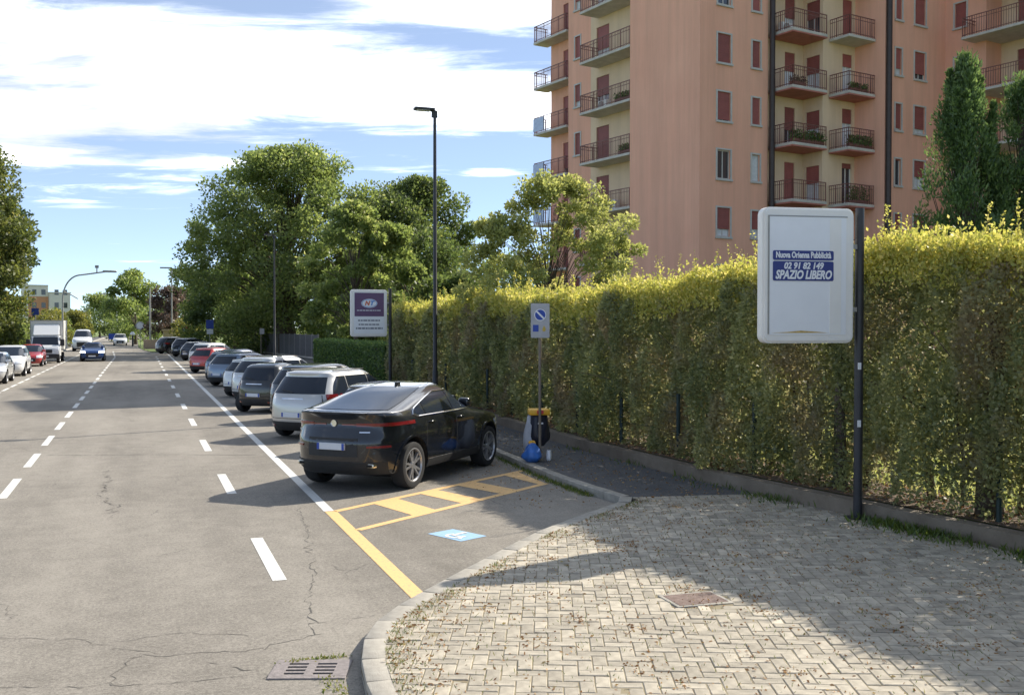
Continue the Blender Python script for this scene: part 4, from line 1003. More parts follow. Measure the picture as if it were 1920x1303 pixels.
blob_bag('blue_bag', 'blue plastic bag on the ground at the foot of the no-parking sign', (7.02, 17.98, KT), .19, .16, .34, M_BLUEBAG, 9, .3)
tp = blob_bag('yellow_wrapper', 'small yellow wrapper lying on top of the blue bag', (7.02, 18.02, KT + .335), .07, .05, .05, M_YELP, 12, .6, 'wrapper')
blob_bag('white_carton', 'small white and dark drink carton right of the sign pole foot', (7.36, 17.98, KT), .05, .05, .2, M_WVINYL, 13, .8, 'carton')

# far signs and lamps
T = thing('street_lamp', 'curved grey street lamp arching over the street above the box truck', 'street lamp', (-8.1, 124, .1))
pts = [(0, 0, 0), (0, 0, 5.6), (.12, 0, 6.6), (.55, 0, 7.6), (1.3, 0, 8.3), (2.4, 0, 8.45), (5.1, 0, 8.9)]
tube('mast', smooth_path(pts, 2), .085, M_GREYM, T); tube('side_arm', [(0, 0, 6.55), (.8, 0, 6.2), (1.6, 0, 5.7)], .06, M_GREYM, T); box('lamp_head', (4.2, 5.7, -.15, .15, 8.72, 8.95), M_GREYM, T, .04); tube('sensor', [(3.6, 0, 8.7), (3.6, 0, 9.35)], .07, M_GREYM, T); box('sensor_box', (3.4, 3.8, -.1, .1, 9.2, 9.5), M_GREYM, T)
T = thing('street_lamp', 'far street lamp with a single arm left of the big domed tree', 'street lamp', (3.6, 127, .05)); tube('mast', [(0, 0, 0), (0, 0, 9.6)], [.1, .06], M_GREYM, T); box('lamp_head', (-1.3, .05, -.12, .12, 9.5, 9.66), M_GREYM, T)
T = thing('pole', 'plain grey pole in front of the copper-leaved tree', 'pole', (1.25, 136, .05)); tube('mast', [(0, 0, 0), (0, 0, 7.4)], [.13, .09], M_GREYM, T); box('base', (-.2, .2, -.2, .2, 0, .04), M_GREYM, T)
T = thing('street_lamp', 'pale thin street lamp at the street end', 'street lamp', (-4.2, 215, 0)); tube('mast', [(0, 0, 0), (0, 0, 8.6), (-.6, 0, 9.0), (-2.6, 0, 9.1)], .1, M_SIGNGREY, T); box('lamp_head', (-3.2, -2.2, -.15, .15, 9.02, 9.16), M_GREYM, T)
def round_sign(loc, label, r, face, rim, h=2.4):
    global T
    T = post_sign('road_sign', label, 'road sign', loc, h, .04, M_GREYM); disc(0, h - r, r, -.05, rim, 'rim', d=.01); disc(0, h - r, r * .72, -.065, face, 'face', d=.004)
round_sign((.05, 141, .05), 'round white road sign at the kerb of the far junction', .55, M_WVINYL, M_SIGNGREY, 3.3)
round_sign((4.5, 113, .05), 'round red-rimmed road sign above the far parked cars', .33, M_WVINYL, M_SIGNRED, 2.6)
T = post_sign('road_sign', 'blue rectangular road sign in front of the dark trees', 'road sign', (6.3, 101, KT), 3.2, .04, M_GREYM); slab_xz('plate', [(-.35, 2.35), (.35, 2.35), (.35, 3.2), (-.35, 3.2)], -.06, -.045, M_SIGNBLUE, T); slab_xz('supplement', [(-.3, 1.85), (.3, 1.85), (.3, 2.3), (-.3, 2.3)], -.06, -.045, M_WVINYL, T)
T = post_sign('road_sign', 'low blue direction sign at the street end', 'road sign', (-3.4, 168, 0), 1.7, .05, M_GREYM); slab_xz('plate', [(-1.1, .7), (1.1, .7), (1.1, 1.6), (-1.1, 1.6)], -.07, -.05, M_SIGNBLUE, T)
T = post_sign('bollard', 'dark bollard post with a white cap by the far junction', 'bollard', (-.9, 146, 0), 1.5, .12, M_BLACKM); blob_bag('cap', '', (0, 0, 1.5), .3, .3, .45, M_WVINYL, 2, .5, parent=T)
T = post_sign('road_sign', 'small sign on a pole at the left end of the grey fence', 'road sign', (10.2, 93, .02), 2.6, .045, M_BROWNM); slab_xz('plate', [(-.12, 2.0), (.28, 2.0), (.28, 2.5), (-.12, 2.5)], -.06, -.045, M_SIGNGREY, T)
T = post_sign('road_sign', 'blue sign on a pole above the box truck', 'road sign', (-8.6, 98, .1), 4.2, .05, M_GREYM); slab_xz('plate', [(-.3, 3.6), (.3, 3.6), (.3, 4.2), (-.3, 4.2)], -.06, -.045, M_SIGNBLUE, T)

# grey panel fence by the driveway
M_GREYF = pmat('grey_fence_sheet', (.17, .165, .17), .7, var=.1, scale=3)
fa, fb = Vector((13.75, 83.5)), Vector((11.7, 106)); fl = (fb - fa).length; ang = math.atan2(fb.y - fa.y, fb.x - fa.x)
T = thing('panel_fence', 'grey ribbed panel fence along the driveway below the big tree', 'fence', (fa.x, fa.y, .02), ang)
npan = 11; pw = fl / npan
bm = bmesh.new(); bm_box(bm, .04, pw - .04, -.02, .02, .12, 1.98); 
for q in range(8): bm_box(bm, .1 + q * (pw - .2) / 7.6, .16 + q * (pw - .2) / 7.6, .02, .05, .14, 1.96)
pan = from_bm('panel', bm, M_GREYF)
bm = bmesh.new(); bm_box(bm, -.04, .04, -.05, .05, 0, 2.05); pst = from_bm('post', bm, M_GREYM)
for k in range(npan):
    link('panel', pan, T, (k * pw, 0, 0)); link('post', pst, T, (k * pw, 0, 0))
box('plinth', (0, fl, -.1, .12, 0, .11), M_SLAB, T)
# stone gate pillar and low wall at the far junction
M_STONEY = pmat('yellow_stone', (.40, .31, .19), .9, var=.2, scale=4)
T = thing('gate_wall', 'yellowish stone gate pillar and low wall at the far junction', 'wall', (2.6, 126, .05)); box('pillar', (0, 1.5, 0, 1.2, 0, 2.1), M_STONEY, T, .04); box('cap', (-.15, 1.65, -.15, 1.35, 2.1, 2.3), M_STONEY, T, .03); box('low_wall', (-2.2, 0, .3, .8, 0, 1.1), pmat('pink_wall', (.42, .30, .24), .9, var=.12), T)
# far houses on the left
T = thing('far_house', 'far orange and white house with flat roof behind the box truck', 'building', (-24.5, 318, 0), R(14))
M_FO = pmat('far_orange', (.55, .27, .15), .9, var=.06); M_FW = pmat('far_white', (.66, .62, .56), .9, var=.06)
box('wall', (-5.2, 0, 0, 9, 0, 11.2), M_FO, T); box('wall', (.05, 5.6, -1.5, 9, 0, 12.2), M_FW, T)
box('upper_band', (-5.25, 0, -.1, 8.9, 11.2, 14.2), M_FW, T)
for zz in (2, 5, 8, 11.7):
    for xx in (-4.2, -1.8, 1.4, 3.7):
        yb = -1.5 if xx > 0 else (1.0 if xx < -5.2 else (0 if zz < 11 else -.1))
        w_ = box('window', (xx, xx + 1.1, yb - .05, yb - .01, zz, zz + 1.5), M_GLASSD, T)
box('roof_slab', (-5.4, .02, -.3, 9.2, 14.2, 14.5), M_SLAB, T); box('roof_slab', (.06, 5.8, -1.7, 9.2, 12.2, 12.5), M_SLAB, T); box('stair_tower', (-6.9, -5.3, -.3, .9, 0, 15), M_FW, T)

# ---------------------------------------------------------------- vehicles
def car_paint(name, col, metal=.35, rough=.28):
    return pmat(name, col, rough, metal=metal, spec=.5, coat=1.0, var=.03, scale=2)
M_TYRE = pmat('tyre_rubber', (.018, .018, .019), .85, var=.25, scale=12); M_RIM = pmat('alloy_rim', (.42, .42, .43), .35, metal=.7, var=.1); M_RIMD = pmat('dark_rim', (.10, .10, .105), .4, metal=.6)
M_GLASS = pmat('car_glass', (.016, .022, .034), .09, spec=.42); M_TRIM = pmat('black_trim', (.02, .02, .021), .6, var=.15)
M_CHROME = pmat('chrome', (.75, .75, .76), .15, metal=1.0); M_TAIL = pmat('tail_lamp_red', (.17, .008, .009), .15, coat=.8); M_HEAD = pmat('head_lamp', (.62, .65, .70), .12, coat=.8)
M_HEADON = pmat('head_lamp_on', (.8, .8, .8), .2, emit=(1, .97, .9), es=3.0); M_PLATE = pmat('number_plate', (.62, .64, .68), .45, var=.04); M_WELL = pmat('wheel_well', (.012, .012, .012), .95)
M_EXH = pmat('exhaust_chrome', (.70, .62, .48), .25, metal=1.0)

def pchip(x, y, q):
    x, y = np.array(x, float), np.array(y, float); h = np.diff(x); d = np.diff(y) / h; m = np.zeros_like(y); m[0], m[-1] = d[0], d[-1]
    for i in range(1, len(x) - 1):
        if d[i - 1] * d[i] > 0: w1, w2 = 2 * h[i] + h[i - 1], h[i] + 2 * h[i - 1]; m[i] = (w1 + w2) / (w1 / d[i - 1] + w2 / d[i])
    k = np.clip(np.searchsorted(x, q) - 1, 0, len(h) - 1); t = (q - x[k]) / h[k]
    return (2 * t**3 - 3 * t**2 + 1) * y[k] + (t**3 - 2 * t**2 + t) * h[k] * m[k] + (-2 * t**3 + 3 * t**2) * y[k + 1] + (t**3 - t**2) * h[k] * m[k + 1]

SPECS = {
 'coupe_suv': dict(L=4.94, W=2.0, H=1.68, axles=(.98, 3.955), wr=.392, n=7.0, m=2.8,
    r=[(.30, .14), (.38, .05), (.50, .01), (.80, .0), (.98, .05), (1.12, .09), (1.22, .07), (1.28, .03), (1.305, .05), (1.325, .22), (1.38, .58), (1.45, .98), (1.525, 1.36), (1.585, 1.70), (1.635, 2.05), (1.665, 2.38), (1.68, 2.55)],
    f=[(.30, 4.78), (.38, 4.88), (.50, 4.93), (.70, 4.94), (.88, 4.90), (.98, 4.76), (1.05, 4.42), (1.10, 4.05), (1.14, 3.76), (1.22, 3.50), (1.33, 3.26), (1.45, 3.04), (1.55, 2.87), (1.62, 2.73), (1.66, 2.66), (1.68, 2.62)],
    w=[(.30, .95), (.38, .975), (.50, .99), (.70, 1.0), (.90, 1.0), (1.05, .985), (1.15, .955), (1.22, .92), (1.30, .875), (1.38, .825), (1.46, .77), (1.54, .70), (1.61, .61), (1.66, .49), (1.68, .36)],
    sidew=(1.19, 1.55, [(1.19, 1.20, 3.50), (1.225, 1.04, 3.42), (1.30, 1.10, 3.26), (1.38, 1.36, 3.10), (1.47, 1.72, 2.93), (1.55, 2.10, 2.80)], (1.46, 2.50)), rearw=(1.335, 1.62, .88), frontw=(1.17, 1.60, .86), tail=(1.085, 1.140, .42, .99), head=(.78, .90, .52, .96)),
 'suv': dict(L=4.5, W=1.86, H=1.66, axles=(.86, 3.52), wr=.355, n=7.5, m=2.7,
    r=[(.22, .14), (.36, .03), (.55, .0), (.80, .01), (.98, .05), (1.08, .10), (1.25, .24), (1.40, .38), (1.50, .47), (1.56, .46), (1.59, .50), (1.62, .74), (1.645, 1.05), (1.66, 1.5)],
    f=[(.22, 4.3), (.36, 4.44), (.55, 4.5), (.75, 4.48), (.88, 4.34), (.97, 3.98), (1.03, 3.6), (1.08, 3.36), (1.20, 3.13), (1.35, 2.86), (1.48, 2.62), (1.57, 2.42), (1.625, 2.22), (1.65, 2.05), (1.66, 1.95)],
    w=[(.22, .82), (.36, .89), (.55, .925), (.75, .93), (.92, .915), (1.04, .88), (1.10, .862), (1.30, .79), (1.48, .72), (1.58, .66), (1.63, .56), (1.66, .36)],
    sidew=(1.06, 1.50, [(1.06, .52, 3.22), (1.20, .58, 3.02), (1.35, .68, 2.76), (1.50, .84, 2.46)], (1.18, 2.12)), rearw=(1.10, 1.48, .86), frontw=(1.10, 1.56, .88), tail=(.94, 1.09, .87, .985), head=(.70, .85, .55, .97)),
 'hatch': dict(L=4.05, W=1.76, H=1.48, axles=(.72, 3.27), wr=.315, n=8, m=2.8,
    r=[(.20, .12), (.32, .03), (.50, .0), (.72, .01), (.88, .05), (.97, .12), (1.10, .24), (1.25, .38), (1.36, .46), (1.40, .44), (1.43, .66), (1.46, 1.0), (1.48, 1.4)],
    f=[(.20, 3.86), (.32, 3.99), (.50, 4.05), (.65, 4.02), (.78, 3.86), (.87, 3.5), (.92, 3.2), (.96, 2.98), (1.08, 2.76), (1.22, 2.5), (1.34, 2.26), (1.41, 2.06), (1.46, 1.86), (1.48, 1.75)],
    w=[(.20, .78), (.32, .84), (.50, .875), (.70, .88), (.84, .865), (.95, .83), (1.0, .81), (1.18, .74), (1.32, .67), (1.41, .60), (1.45, .52), (1.48, .34)],
    sidew=(.95, 1.34, [(.95, .46, 2.84), (1.08, .52, 2.66), (1.22, .66, 2.40), (1.34, .84, 2.14)], (1.05, 1.85)), rearw=(.99, 1.32, .86), frontw=(.97, 1.40, .88), tail=(.80, .97, .84, .985), head=(.58, .74, .55, .97)),
 'city': dict(L=2.75, W=1.66, H=1.55, axles=(.45, 2.32), wr=.30, n=7, m=2.6,
    r=[(.22, .10), (.34, .02), (.52, .0), (.78, .01), (.94, .05), (1.10, .12), (1.28, .22), (1.42, .32), (1.48, .42), (1.52, .65), (1.55, .9)],
    f=[(.22, 2.62), (.34, 2.71), (.52, 2.75), (.72, 2.72), (.86, 2.58), (.95, 2.40), (1.02, 2.26), (1.15, 2.08), (1.30, 1.86), (1.42, 1.64), (1.50, 1.40), (1.55, 1.15)],
    w=[(.22, .74), (.34, .80), (.52, .83), (.74, .83), (.90, .80), (1.0, .77), (1.2, .70), (1.38, .63), (1.48, .54), (1.55, .32)],
    sidew=(1.0, 1.40, [(1.0, .42, 2.10), (1.15, .46, 1.94), (1.28, .54, 1.74), (1.40, .64, 1.52)], (.95, .99)), rearw=(1.02, 1.40, .84), frontw=(1.04, 1.46, .86), tail=(.74, .92, .72, .995), head=(.58, .76, .6, .97)),
}
def scaled(base, sx=1, sy=1, sz=1):
    s = dict(SPECS[base]); s['L'] *= sx; s['W'] *= sy; s['H'] *= sz; s['axles'] = tuple(a * sx for a in s['axles'])
    for k in 'rf': s[k] = [(z * sz, x * sx) for z, x in s[k]]
    s['w'] = [(z * sz, w * sy) for z, w in s['w']]
    a, b, pr, pil = s['sidew']; s['sidew'] = (a * sz, b * sz, [(z * sz, x0 * sx, x1 * sx) for z, x0, x1 in pr], tuple(p * sx for p in pil))
    for k in ('rearw', 'frontw'): s[k] = (s[k][0] * sz, s[k][1] * sz, s[k][2])
    for k in ('tail', 'head'): s[k] = (s[k][0] * sz, s[k][1] * sz, s[k][2], s[k][3])
    return s
SPECS['wagon'] = scaled('hatch', 1.16, 1.03, 1.02); SPECS['suv_small'] = scaled('suv', .93, .97, .98); SPECS['hatch_small'] = scaled('hatch', .93, .96, 1.0); SPECS['van'] = scaled('suv', 1.18, 1.08, 1.42)
SPECS['sedan'] = scaled('coupe_suv', .92, .90, .86)

class Surf:
    def __init__(s, sp):
        s.sp = sp; s.n, s.m = sp['n'], sp['m']
    def lay(s, z):
        q = np.array([z]); g = lambda k: float(pchip([a for a, _ in s.sp[k]], [b for _, b in s.sp[k]], q)[0])
        return g('r'), g('f'), g('w')
    def y(s, x, z):
        r, f, w = s.lay(z); u = min(1, abs((x - (r + f) / 2) / ((f - r) / 2))); return w * max(0, 1 - u ** s.n) ** (1 / s.m)
    def x_end(s, y, z, front):
        r, f, w = s.lay(z); v = min(1, abs(y) / w); u = (1 - v ** s.m) ** (1 / s.n); c, h = (r + f) / 2, (f - r) / 2
        return c + h * u if front else c - h * u
    def outline(s, z, ne=7, ns=22):
        r, f, w = s.lay(z); lo, hi = .5, 1.0
        for _ in range(40):
            q = (lo + hi) / 2
            if q ** s.n + q ** s.m > 1: hi = q
            else: lo = q
        c, h = (r + f) / 2, (f - r) / 2; half = []
        for v in np.linspace(0, lo, ne): half.append((-(1 - v ** s.m) ** (1 / s.n), v))
        for u in np.linspace(-lo, lo, ns)[1:]: half.append((u, (1 - abs(u) ** s.n) ** (1 / s.m)))
        for v in np.linspace(lo, 0, ne)[1:]: half.append(((1 - v ** s.m) ** (1 / s.n), v))
        pts = [(c + h * u, w * v) for u, v in half]
        return pts + [(x, -y) for x, y in pts[-2:0:-1]]

PATCH_REF = [2.3, .6]
def patch(name, grid, mat, parent, off=.006, flip=False):
    """grid[i][j] of points on the body surface, lifted off along the local normal; gives it a thin edge"""
    G = np.array(grid, float); a, b = G.shape[:2]
    du = np.gradient(G, axis=0); dv = np.gradient(G, axis=1); n = np.cross(du, dv); n /= (np.linalg.norm(n, axis=2, keepdims=True) + 1e-9)
    ref = np.array([PATCH_REF[0], 0, PATCH_REF[1]]); flip = float(np.sum(n * (G - ref))) < 0
    if flip: n = -n
    T_ = (G + n * off).reshape(-1, 3); B_ = (G - n * .01).reshape(-1, 3); V = np.concatenate([T_, B_]); N_ = a * b; Fc = []
    for i in range(a - 1):
        for j in range(b - 1):
            q = (i * b + j, (i + 1) * b + j, (i + 1) * b + j + 1, i * b + j + 1); Fc.append(q if not flip else q[::-1])
    ring = [(i, 0) for i in range(a)] + [(a - 1, j) for j in range(1, b)] + [(i, b - 1) for i in range(a - 2, -1, -1)] + [(0, j) for j in range(b - 2, 0, -1)]
    for k in range(len(ring)):
        p, q = ring[k], ring[(k + 1) % len(ring)]; p, q = p[0] * b + p[1], q[0] * b + q[1]; Fc.append((p, q, N_ + q, N_ + p) if flip else (q, p, N_ + p, N_ + q))
    return link(name, mesh(name, V, Fc, mat, True, sharp=45), parent)

WHEELS = {}
def wheel_meshes(r, wd=.24, spokes=5, dark=False):
    key = (r, wd, spokes, dark)
    if key in WHEELS: return WHEELS[key]
    h = wd / 2; ri = r * .72
    v, f = lathe_geo([(ri, -h * .92), (r * .86, -h), (r * .96, -h * .92), (r, -h * .6), (r, h * .6), (r * .96, h * .92), (r * .86, h), (ri, h * .92), (ri * .96, h * .4), (ri * .96, -h * .4), (ri, -h * .92)], 28, 'y')
    ty = mesh('wheel', v, f, M_TYRE, True, sharp=40)
    geo = [lathe_geo([(ri * 1.01, h * .93), (ri * .95, h * .96), (ri * .90, h * .80), (ri * .9, h * .3)], 28, 'y'), lathe_geo([(.001, h * .82), (ri * .2, h * .82), (ri * .24, h * .6)], 16, 'y')]
    bm = bmesh.new()
    for k in range(spokes):
        for d in (-.16, .16):
            a = 2 * math.pi * k / spokes + d; a2 = 2 * math.pi * k / spokes + d * 1.25
            p0, p1 = Vector((math.cos(a), 0, math.sin(a))) * ri * .18, Vector((math.cos(a2), 0, math.sin(a2))) * ri * .93; t = (p1 - p0).normalized(); s_ = Vector((-t.z, 0, t.x)) * ri * .055
            vs = [bm.verts.new(p0 + s_ * 1.3 + Vector((0, y, 0))) for y in (h * .5, h * .80)] + [bm.verts.new(p0 - s_ * 1.3 + Vector((0, y, 0))) for y in (h * .5, h * .80)] + [bm.verts.new(p1 + s_ + Vector((0, y, 0))) for y in (h * .5, h * .86)] + [bm.verts.new(p1 - s_ + Vector((0, y, 0))) for y in (h * .5, h * .86)]
            for q in ((1, 3, 7, 5), (0, 1, 5, 4), (2, 6, 7, 3)): bm.faces.new([vs[i] for i in q])
    bm.verts.index_update(); geo.append(([v.co.copy() for v in bm.verts], [tuple(v.index for v in f.verts) for f in bm.faces])); bm.free()
    v, f = join_geo(geo); rim = mesh('rim', v, f, M_RIMD if dark else M_RIM, True, sharp=30)
    v, f = lathe_geo([(.001, h * .25), (ri * .97, h * .25)], 20, 'y'); back = mesh('brake_disc', v, f, M_WELL)
    WHEELS[key] = (ty, rim, back); return WHEELS[key]

BODY = {}
def body_mesh(kind):
    if kind in BODY: return BODY[kind]
    sp = SPECS[kind]; S = Surf(sp); z0, z1 = sp['r'][0][0], sp['H']
    zs = sorted({round(z, 4) for k in 'rfw' for z, _ in sp[k]}); full = []
    for a, b in zip(zs[:-1], zs[1:]): full += list(np.linspace(a, b, max(2, int((b - a) / .035) + 1)))[:-1]
    full += [zs[-1]]; rings = [S.outline(z) for z in full]; m = len(rings[0]); V, Fc = [], []
    for z, rg in zip(full, rings): V += [(x, y, z) for x, y in rg]
    for i in range(len(full) - 1):
        for k in range(m): k2 = (k + 1) % m; Fc.append((i * m + k, (i + 1) * m + k, (i + 1) * m + k2, i * m + k2))
    Fc.append(tuple(range(m))); Fc.append(tuple(range((len(full) - 1) * m, len(full) * m))[::-1])
    me = mesh('body', V, Fc, [M_TRIM, M_WELL]); bm = bmesh.new(); bm.from_mesh(me); bmesh.ops.recalc_face_normals(bm, faces=bm.faces); bm.to_mesh(me); bm.free()
    ob = link('body_tmp', me); bm = bmesh.new(); wr = sp['wr'] * 1.16
    for ax in sp['axles']:
        for sd in (-1, 1):
            y0, y1 = sd * (sp['W'] / 2 - .34), sd * (sp['W'] / 2 + .3); v, f = tube_geo([(ax, y0, sp['wr'] + .02), (ax, y1, sp['wr'] + .02)], wr, 28)
            vs = [bm.verts.new(p) for p in v]
            for q in f: bm.faces.new([vs[i] for i in q]).material_index = 1
    cm = from_bm('cut', bm, [M_TRIM, M_WELL]); co = link('cut_tmp', cm)
    md = ob.modifiers.new('b', 'BOOLEAN'); md.operation = 'DIFFERENCE'; md.object = co; md.solver = 'EXACT'
    dg = bpy.context.evaluated_depsgraph_get(); dg.update(); res = bpy.data.meshes.new_from_object(ob.evaluated_get(dg))
    bpy.data.objects.remove(ob); bpy.data.objects.remove(co)
    res.polygons.foreach_set('use_smooth', [True] * len(res.polygons)); res.set_sharp_from_angle(angle=R(32)); res.name = 'body'
    BODY[kind] = res; return res

def make_car(kind, label, loc, heading, paint, group=None, dark_rims=False, lights_on=False, roof=None, detail=1, tailbar=False, cat='car', glass=None, cladding=True, rails=False, plate=True):
    """local x runs rear to front; loc = middle of the rear end on the ground; heading = degrees clockwise from the street axis"""
    sp = SPECS[kind]; S = Surf(sp); W, L_ = sp['W'], sp['L']; glass = glass or M_GLASS
    T = thing('parked_car' if group else 'car', label, cat, loc, R(90 - heading), group)
    PATCH_REF[:] = [L_ * .5, sp['H'] * .38]
    b = link('body', body_mesh(kind), T)
    for sl, m in zip(b.material_slots, (paint, M_WELL)): sl.link = 'OBJECT'; sl.material = m
    # side glass in two or three panes, with a trim line
    z0, z1, prof, pil = sp['sidew']; zs = np.linspace(z0, z1, 9)
    xr = pchip([p[0] for p in prof], [p[1] for p in prof], zs); xf = pchip([p[0] for p in prof], [p[2] for p in prof], zs)
    for sd in (-1, 1):
        cuts = [0.0] + [None] * len(pil) + [1.0]
        for pi in range(len(pil) + 1):
            G = []
            for z, a, c in zip(zs, xr, xf):
                lo = a if pi == 0 else max(a, pil[pi - 1] + .02); hi = c if pi == len(pil) else min(c, pil[pi] - .02)
                if hi < lo: hi = lo = (hi + lo) / 2
                G.append([(x, sd * S.y(x, z), z) for x in np.linspace(lo, hi, 8)])
            if max(g[-1][0] - g[0][0] for g in G) > .1: patch('side_window', G, glass, T, .007, flip=(sd == 1))
        if kind == 'coupe_suv':
            ring = [(x, z) for x, z in zip(xr, zs)] + [(x, z) for x, z in zip(xf[::-1], zs[::-1])]
            base = [(x, zs[0]) for x in np.linspace(xf[0], xr[0], 12)]; top = [(x, zs[-1]) for x in np.linspace(xr[-1], xf[-1], 8)]
            loop = list(zip(xr, zs)) + top[1:-1] + list(zip(xf[::-1], zs[::-1])) + base[1:]
            tube('window_trim', [(x, sd * (S.y(x, z) + .012), z) for x, z in loop], .015, M_CHROME, T, 6)
        if detail:
            for xx in ((1.42 * L_ / 4.94, 2.55 * L_ / 4.94, 3.62 * L_ / 4.94) if kind != 'city' else (1.0, 2.05)):
                zz = np.linspace(sp['H'] * .24, z0 - .01, 8); patch('door_gap', [[(x, sd * S.y(x, z), z) for x in (xx - .004, xx + .004)] for z in zz], M_WELL, T, .0015, flip=(sd == 1))
            for xx in ((1.62, 2.72) if kind != 'city' else (1.2,)):
                xx *= L_ / 4.94 if kind != 'city' else 1; z = z0 - .12; y = sd * (S.y(xx, z) + .012); box('door_handle', (xx - .1, xx + .1, min(y, y + sd * .02), max(y, y + sd * .02), z - .015, z + .015), paint, T, .008)
            # mirror
            xm_ = xf[1] - .12; zm = z0 + .07; y = sd * (S.y(xm_, zm) + .02); bm = bmesh.new(); bm_box(bm, xm_ - .06, xm_ + .10, min(y, y + sd * .21), max(y, y + sd * .21), zm - .05, zm + .10, .035, 2); link('door_mirror', from_bm('door_mirror', bm, paint, True, 50), T)
        # sill cladding and arches
        if cladding:
            zz = np.linspace(sp['r'][0][0] + .005, sp['r'][0][0] + .14, 4)
            patch('sill', [[(x, sd * S.y(x, z), z) for x in np.linspace(sp['axles'][0] + sp['wr'] * 1.18, sp['axles'][1] - sp['wr'] * 1.18, 8)] for z in zz], M_TRIM, T, .008, flip=(sd == 1))
            if kind in ('coupe_suv', 'suv', 'suv_small'):
                for ax in sp['axles']:
                    A = np.linspace(R(-12), R(192), 22); G = []
                    for rr in (sp['wr'] * 1.16, sp['wr'] * 1.25):
                        row = []
                        for a in A:
                            x, z = ax + rr * math.cos(a), max(sp['r'][0][0] + .02, sp['wr'] + .02 + rr * math.sin(a)); row.append((x, sd * S.y(x, z), z))
                        G.append(row)
                    patch('wheel_arch', G, M_TRIM if kind != 'coupe_suv' else paint, T, .014, flip=(sd == -1))
    def endgrid(za, zb, ya, yb, front, nz=7, ny=13, taper=0):
        return [[(S.x_end(y, z, front), y, z) for y in np.linspace(*((q * (1 - taper * (z - za) / (zb - za))) for q in (ya(z), yb(z))), ny)] for z in np.linspace(za, zb, nz)]
    wz = lambda z: S.lay(z)[2]
    z0r, z1r, fr_ = sp['rearw']; patch('rear_window', endgrid(z0r, z1r, lambda z: -wz(z) * fr_, lambda z: wz(z) * fr_, False), glass, T, .007, flip=True)
    z0f, z1f, ff = sp['frontw']; patch('windscreen', endgrid(z0f, z1f, lambda z: -wz(z) * ff, lambda z: wz(z) * ff, True), glass, T, .007)
    ta, tb, t0, t1 = sp['tail']; ha, hb, h0, h1 = sp['head']
    for sd in (-1, 1):
        lo, hi = (t0, t1) if sd > 0 else (-t1, -t0)
        patch('tail_light', endgrid(ta, tb, lambda z: wz(z) * lo, lambda z: wz(z) * hi, False, 4, 12), M_TAIL, T, .012, flip=True)
        # the lamp wraps round the corner
        zz = np.linspace(ta, tb, 4); x0 = S.x_end(wz(ta) * .985, ta, False)
        patch('tail_light', [[(x, sd * S.y(x, z), z) for x in np.linspace(x0, x0 + (.20 if kind == 'coupe_suv' else .10), 6)] for z in zz], M_TAIL, T, .012, flip=(sd == 1))
        lo, hi = (h0, h1) if sd > 0 else (-h1, -h0)
        patch('headlight', endgrid(ha, hb, lambda z: wz(z) * lo, lambda z: wz(z) * hi, True, 4, 8), M_HEADON if lights_on else M_HEAD, T, .01)
    zb0 = sp['r'][0][0]
    patch('rear_bumper', endgrid(zb0 + .01, zb0 + .22, lambda z: -wz(z) * .97, lambda z: wz(z) * .97, False, 4, 15), M_TRIM, T, .012, flip=True)
    patch('front_grille', endgrid(zb0 + .12, ha - .02, lambda z: -wz(z) * .5, lambda z: wz(z) * .5, True, 4, 9), M_TRIM, T, .01)
    if detail and kind != 'coupe_suv':
        zt0, zt1 = zb0 + .30, z1r
        for sd in (-1, 1):
            zz = np.linspace(zt0, z0r - .02, 8); patch('tailgate_gap', [[(S.x_end(y, z, False), y, z) for y in np.linspace(sd * wz(z) * .80 - .005, sd * wz(z) * .80 + .005, 3)] for z in zz], M_WELL, T, .002)
            patch('reflector', endgrid(zb0 + .10, zb0 + .15, lambda z: wz(z) * (.62 if sd > 0 else -.86), lambda z: wz(z) * (.86 if sd > 0 else -.62), False, 3, 5), M_TAIL, T, .018)
        patch('tailgate_gap', endgrid(zt0 - .006, zt0 + .006, lambda z: -wz(z) * .80, lambda z: wz(z) * .80, False, 3, 13), M_WELL, T, .002)
        patch('handle_strip', endgrid(z0r - .13, z0r - .10, lambda z: -.30, lambda z: .30, False, 3, 7), M_CHROME, T, .010)
        zw = np.linspace(z0r + .02, z0r + .22, 6); tube('rear_wiper', [(S.x_end(.02 + .35 * q, z0r + .03 + .05 * q, False) - .02, .02 + .35 * q, z0r + .03 + .05 * q) for q in np.linspace(0, 1, 6)], .009, M_TRIM, T, 5)
    if plate:
        zp = .765 if kind == 'coupe_suv' else .55 * sp['H'] / 1.5
        xx = S.x_end(0, zp, False) - .022; pl_ = box('number_plate', (xx - .01, xx + .03, -.26, .26, zp - .055, zp + .055), M_PLATE, T, .004)
        for yy in (-.235, .235): box('country_band', (xx - .0125, xx + .02, yy - .022, yy + .022, zp - .052, zp + .052), M_SIGNBLUE, pl_)
        xx = S.x_end(0, .42, True); box('number_plate', (xx - .01, xx + .025, -.26, .26, .37, .48), M_PLATE, T, .004)
    ty, rim, bk = wheel_meshes(sp['wr'], .27 if kind == 'coupe_suv' else .22, 5, dark_rims)
    for ax in sp['axles']:
        for sd in (-1, 1):
            w = link('wheel', ty, T, (ax, sd * (W / 2 - (.145 if kind == 'coupe_suv' else .125)), sp['wr'])); w.rotation_euler = (0, 0, 0 if sd > 0 else math.pi)
            link('rim', rim, w); link('brake_disc', bk, w)
    box('underbody', (.75, L_ - .5, -W * .33, W * .33, .20, zb0 + .02), M_WELL, T)
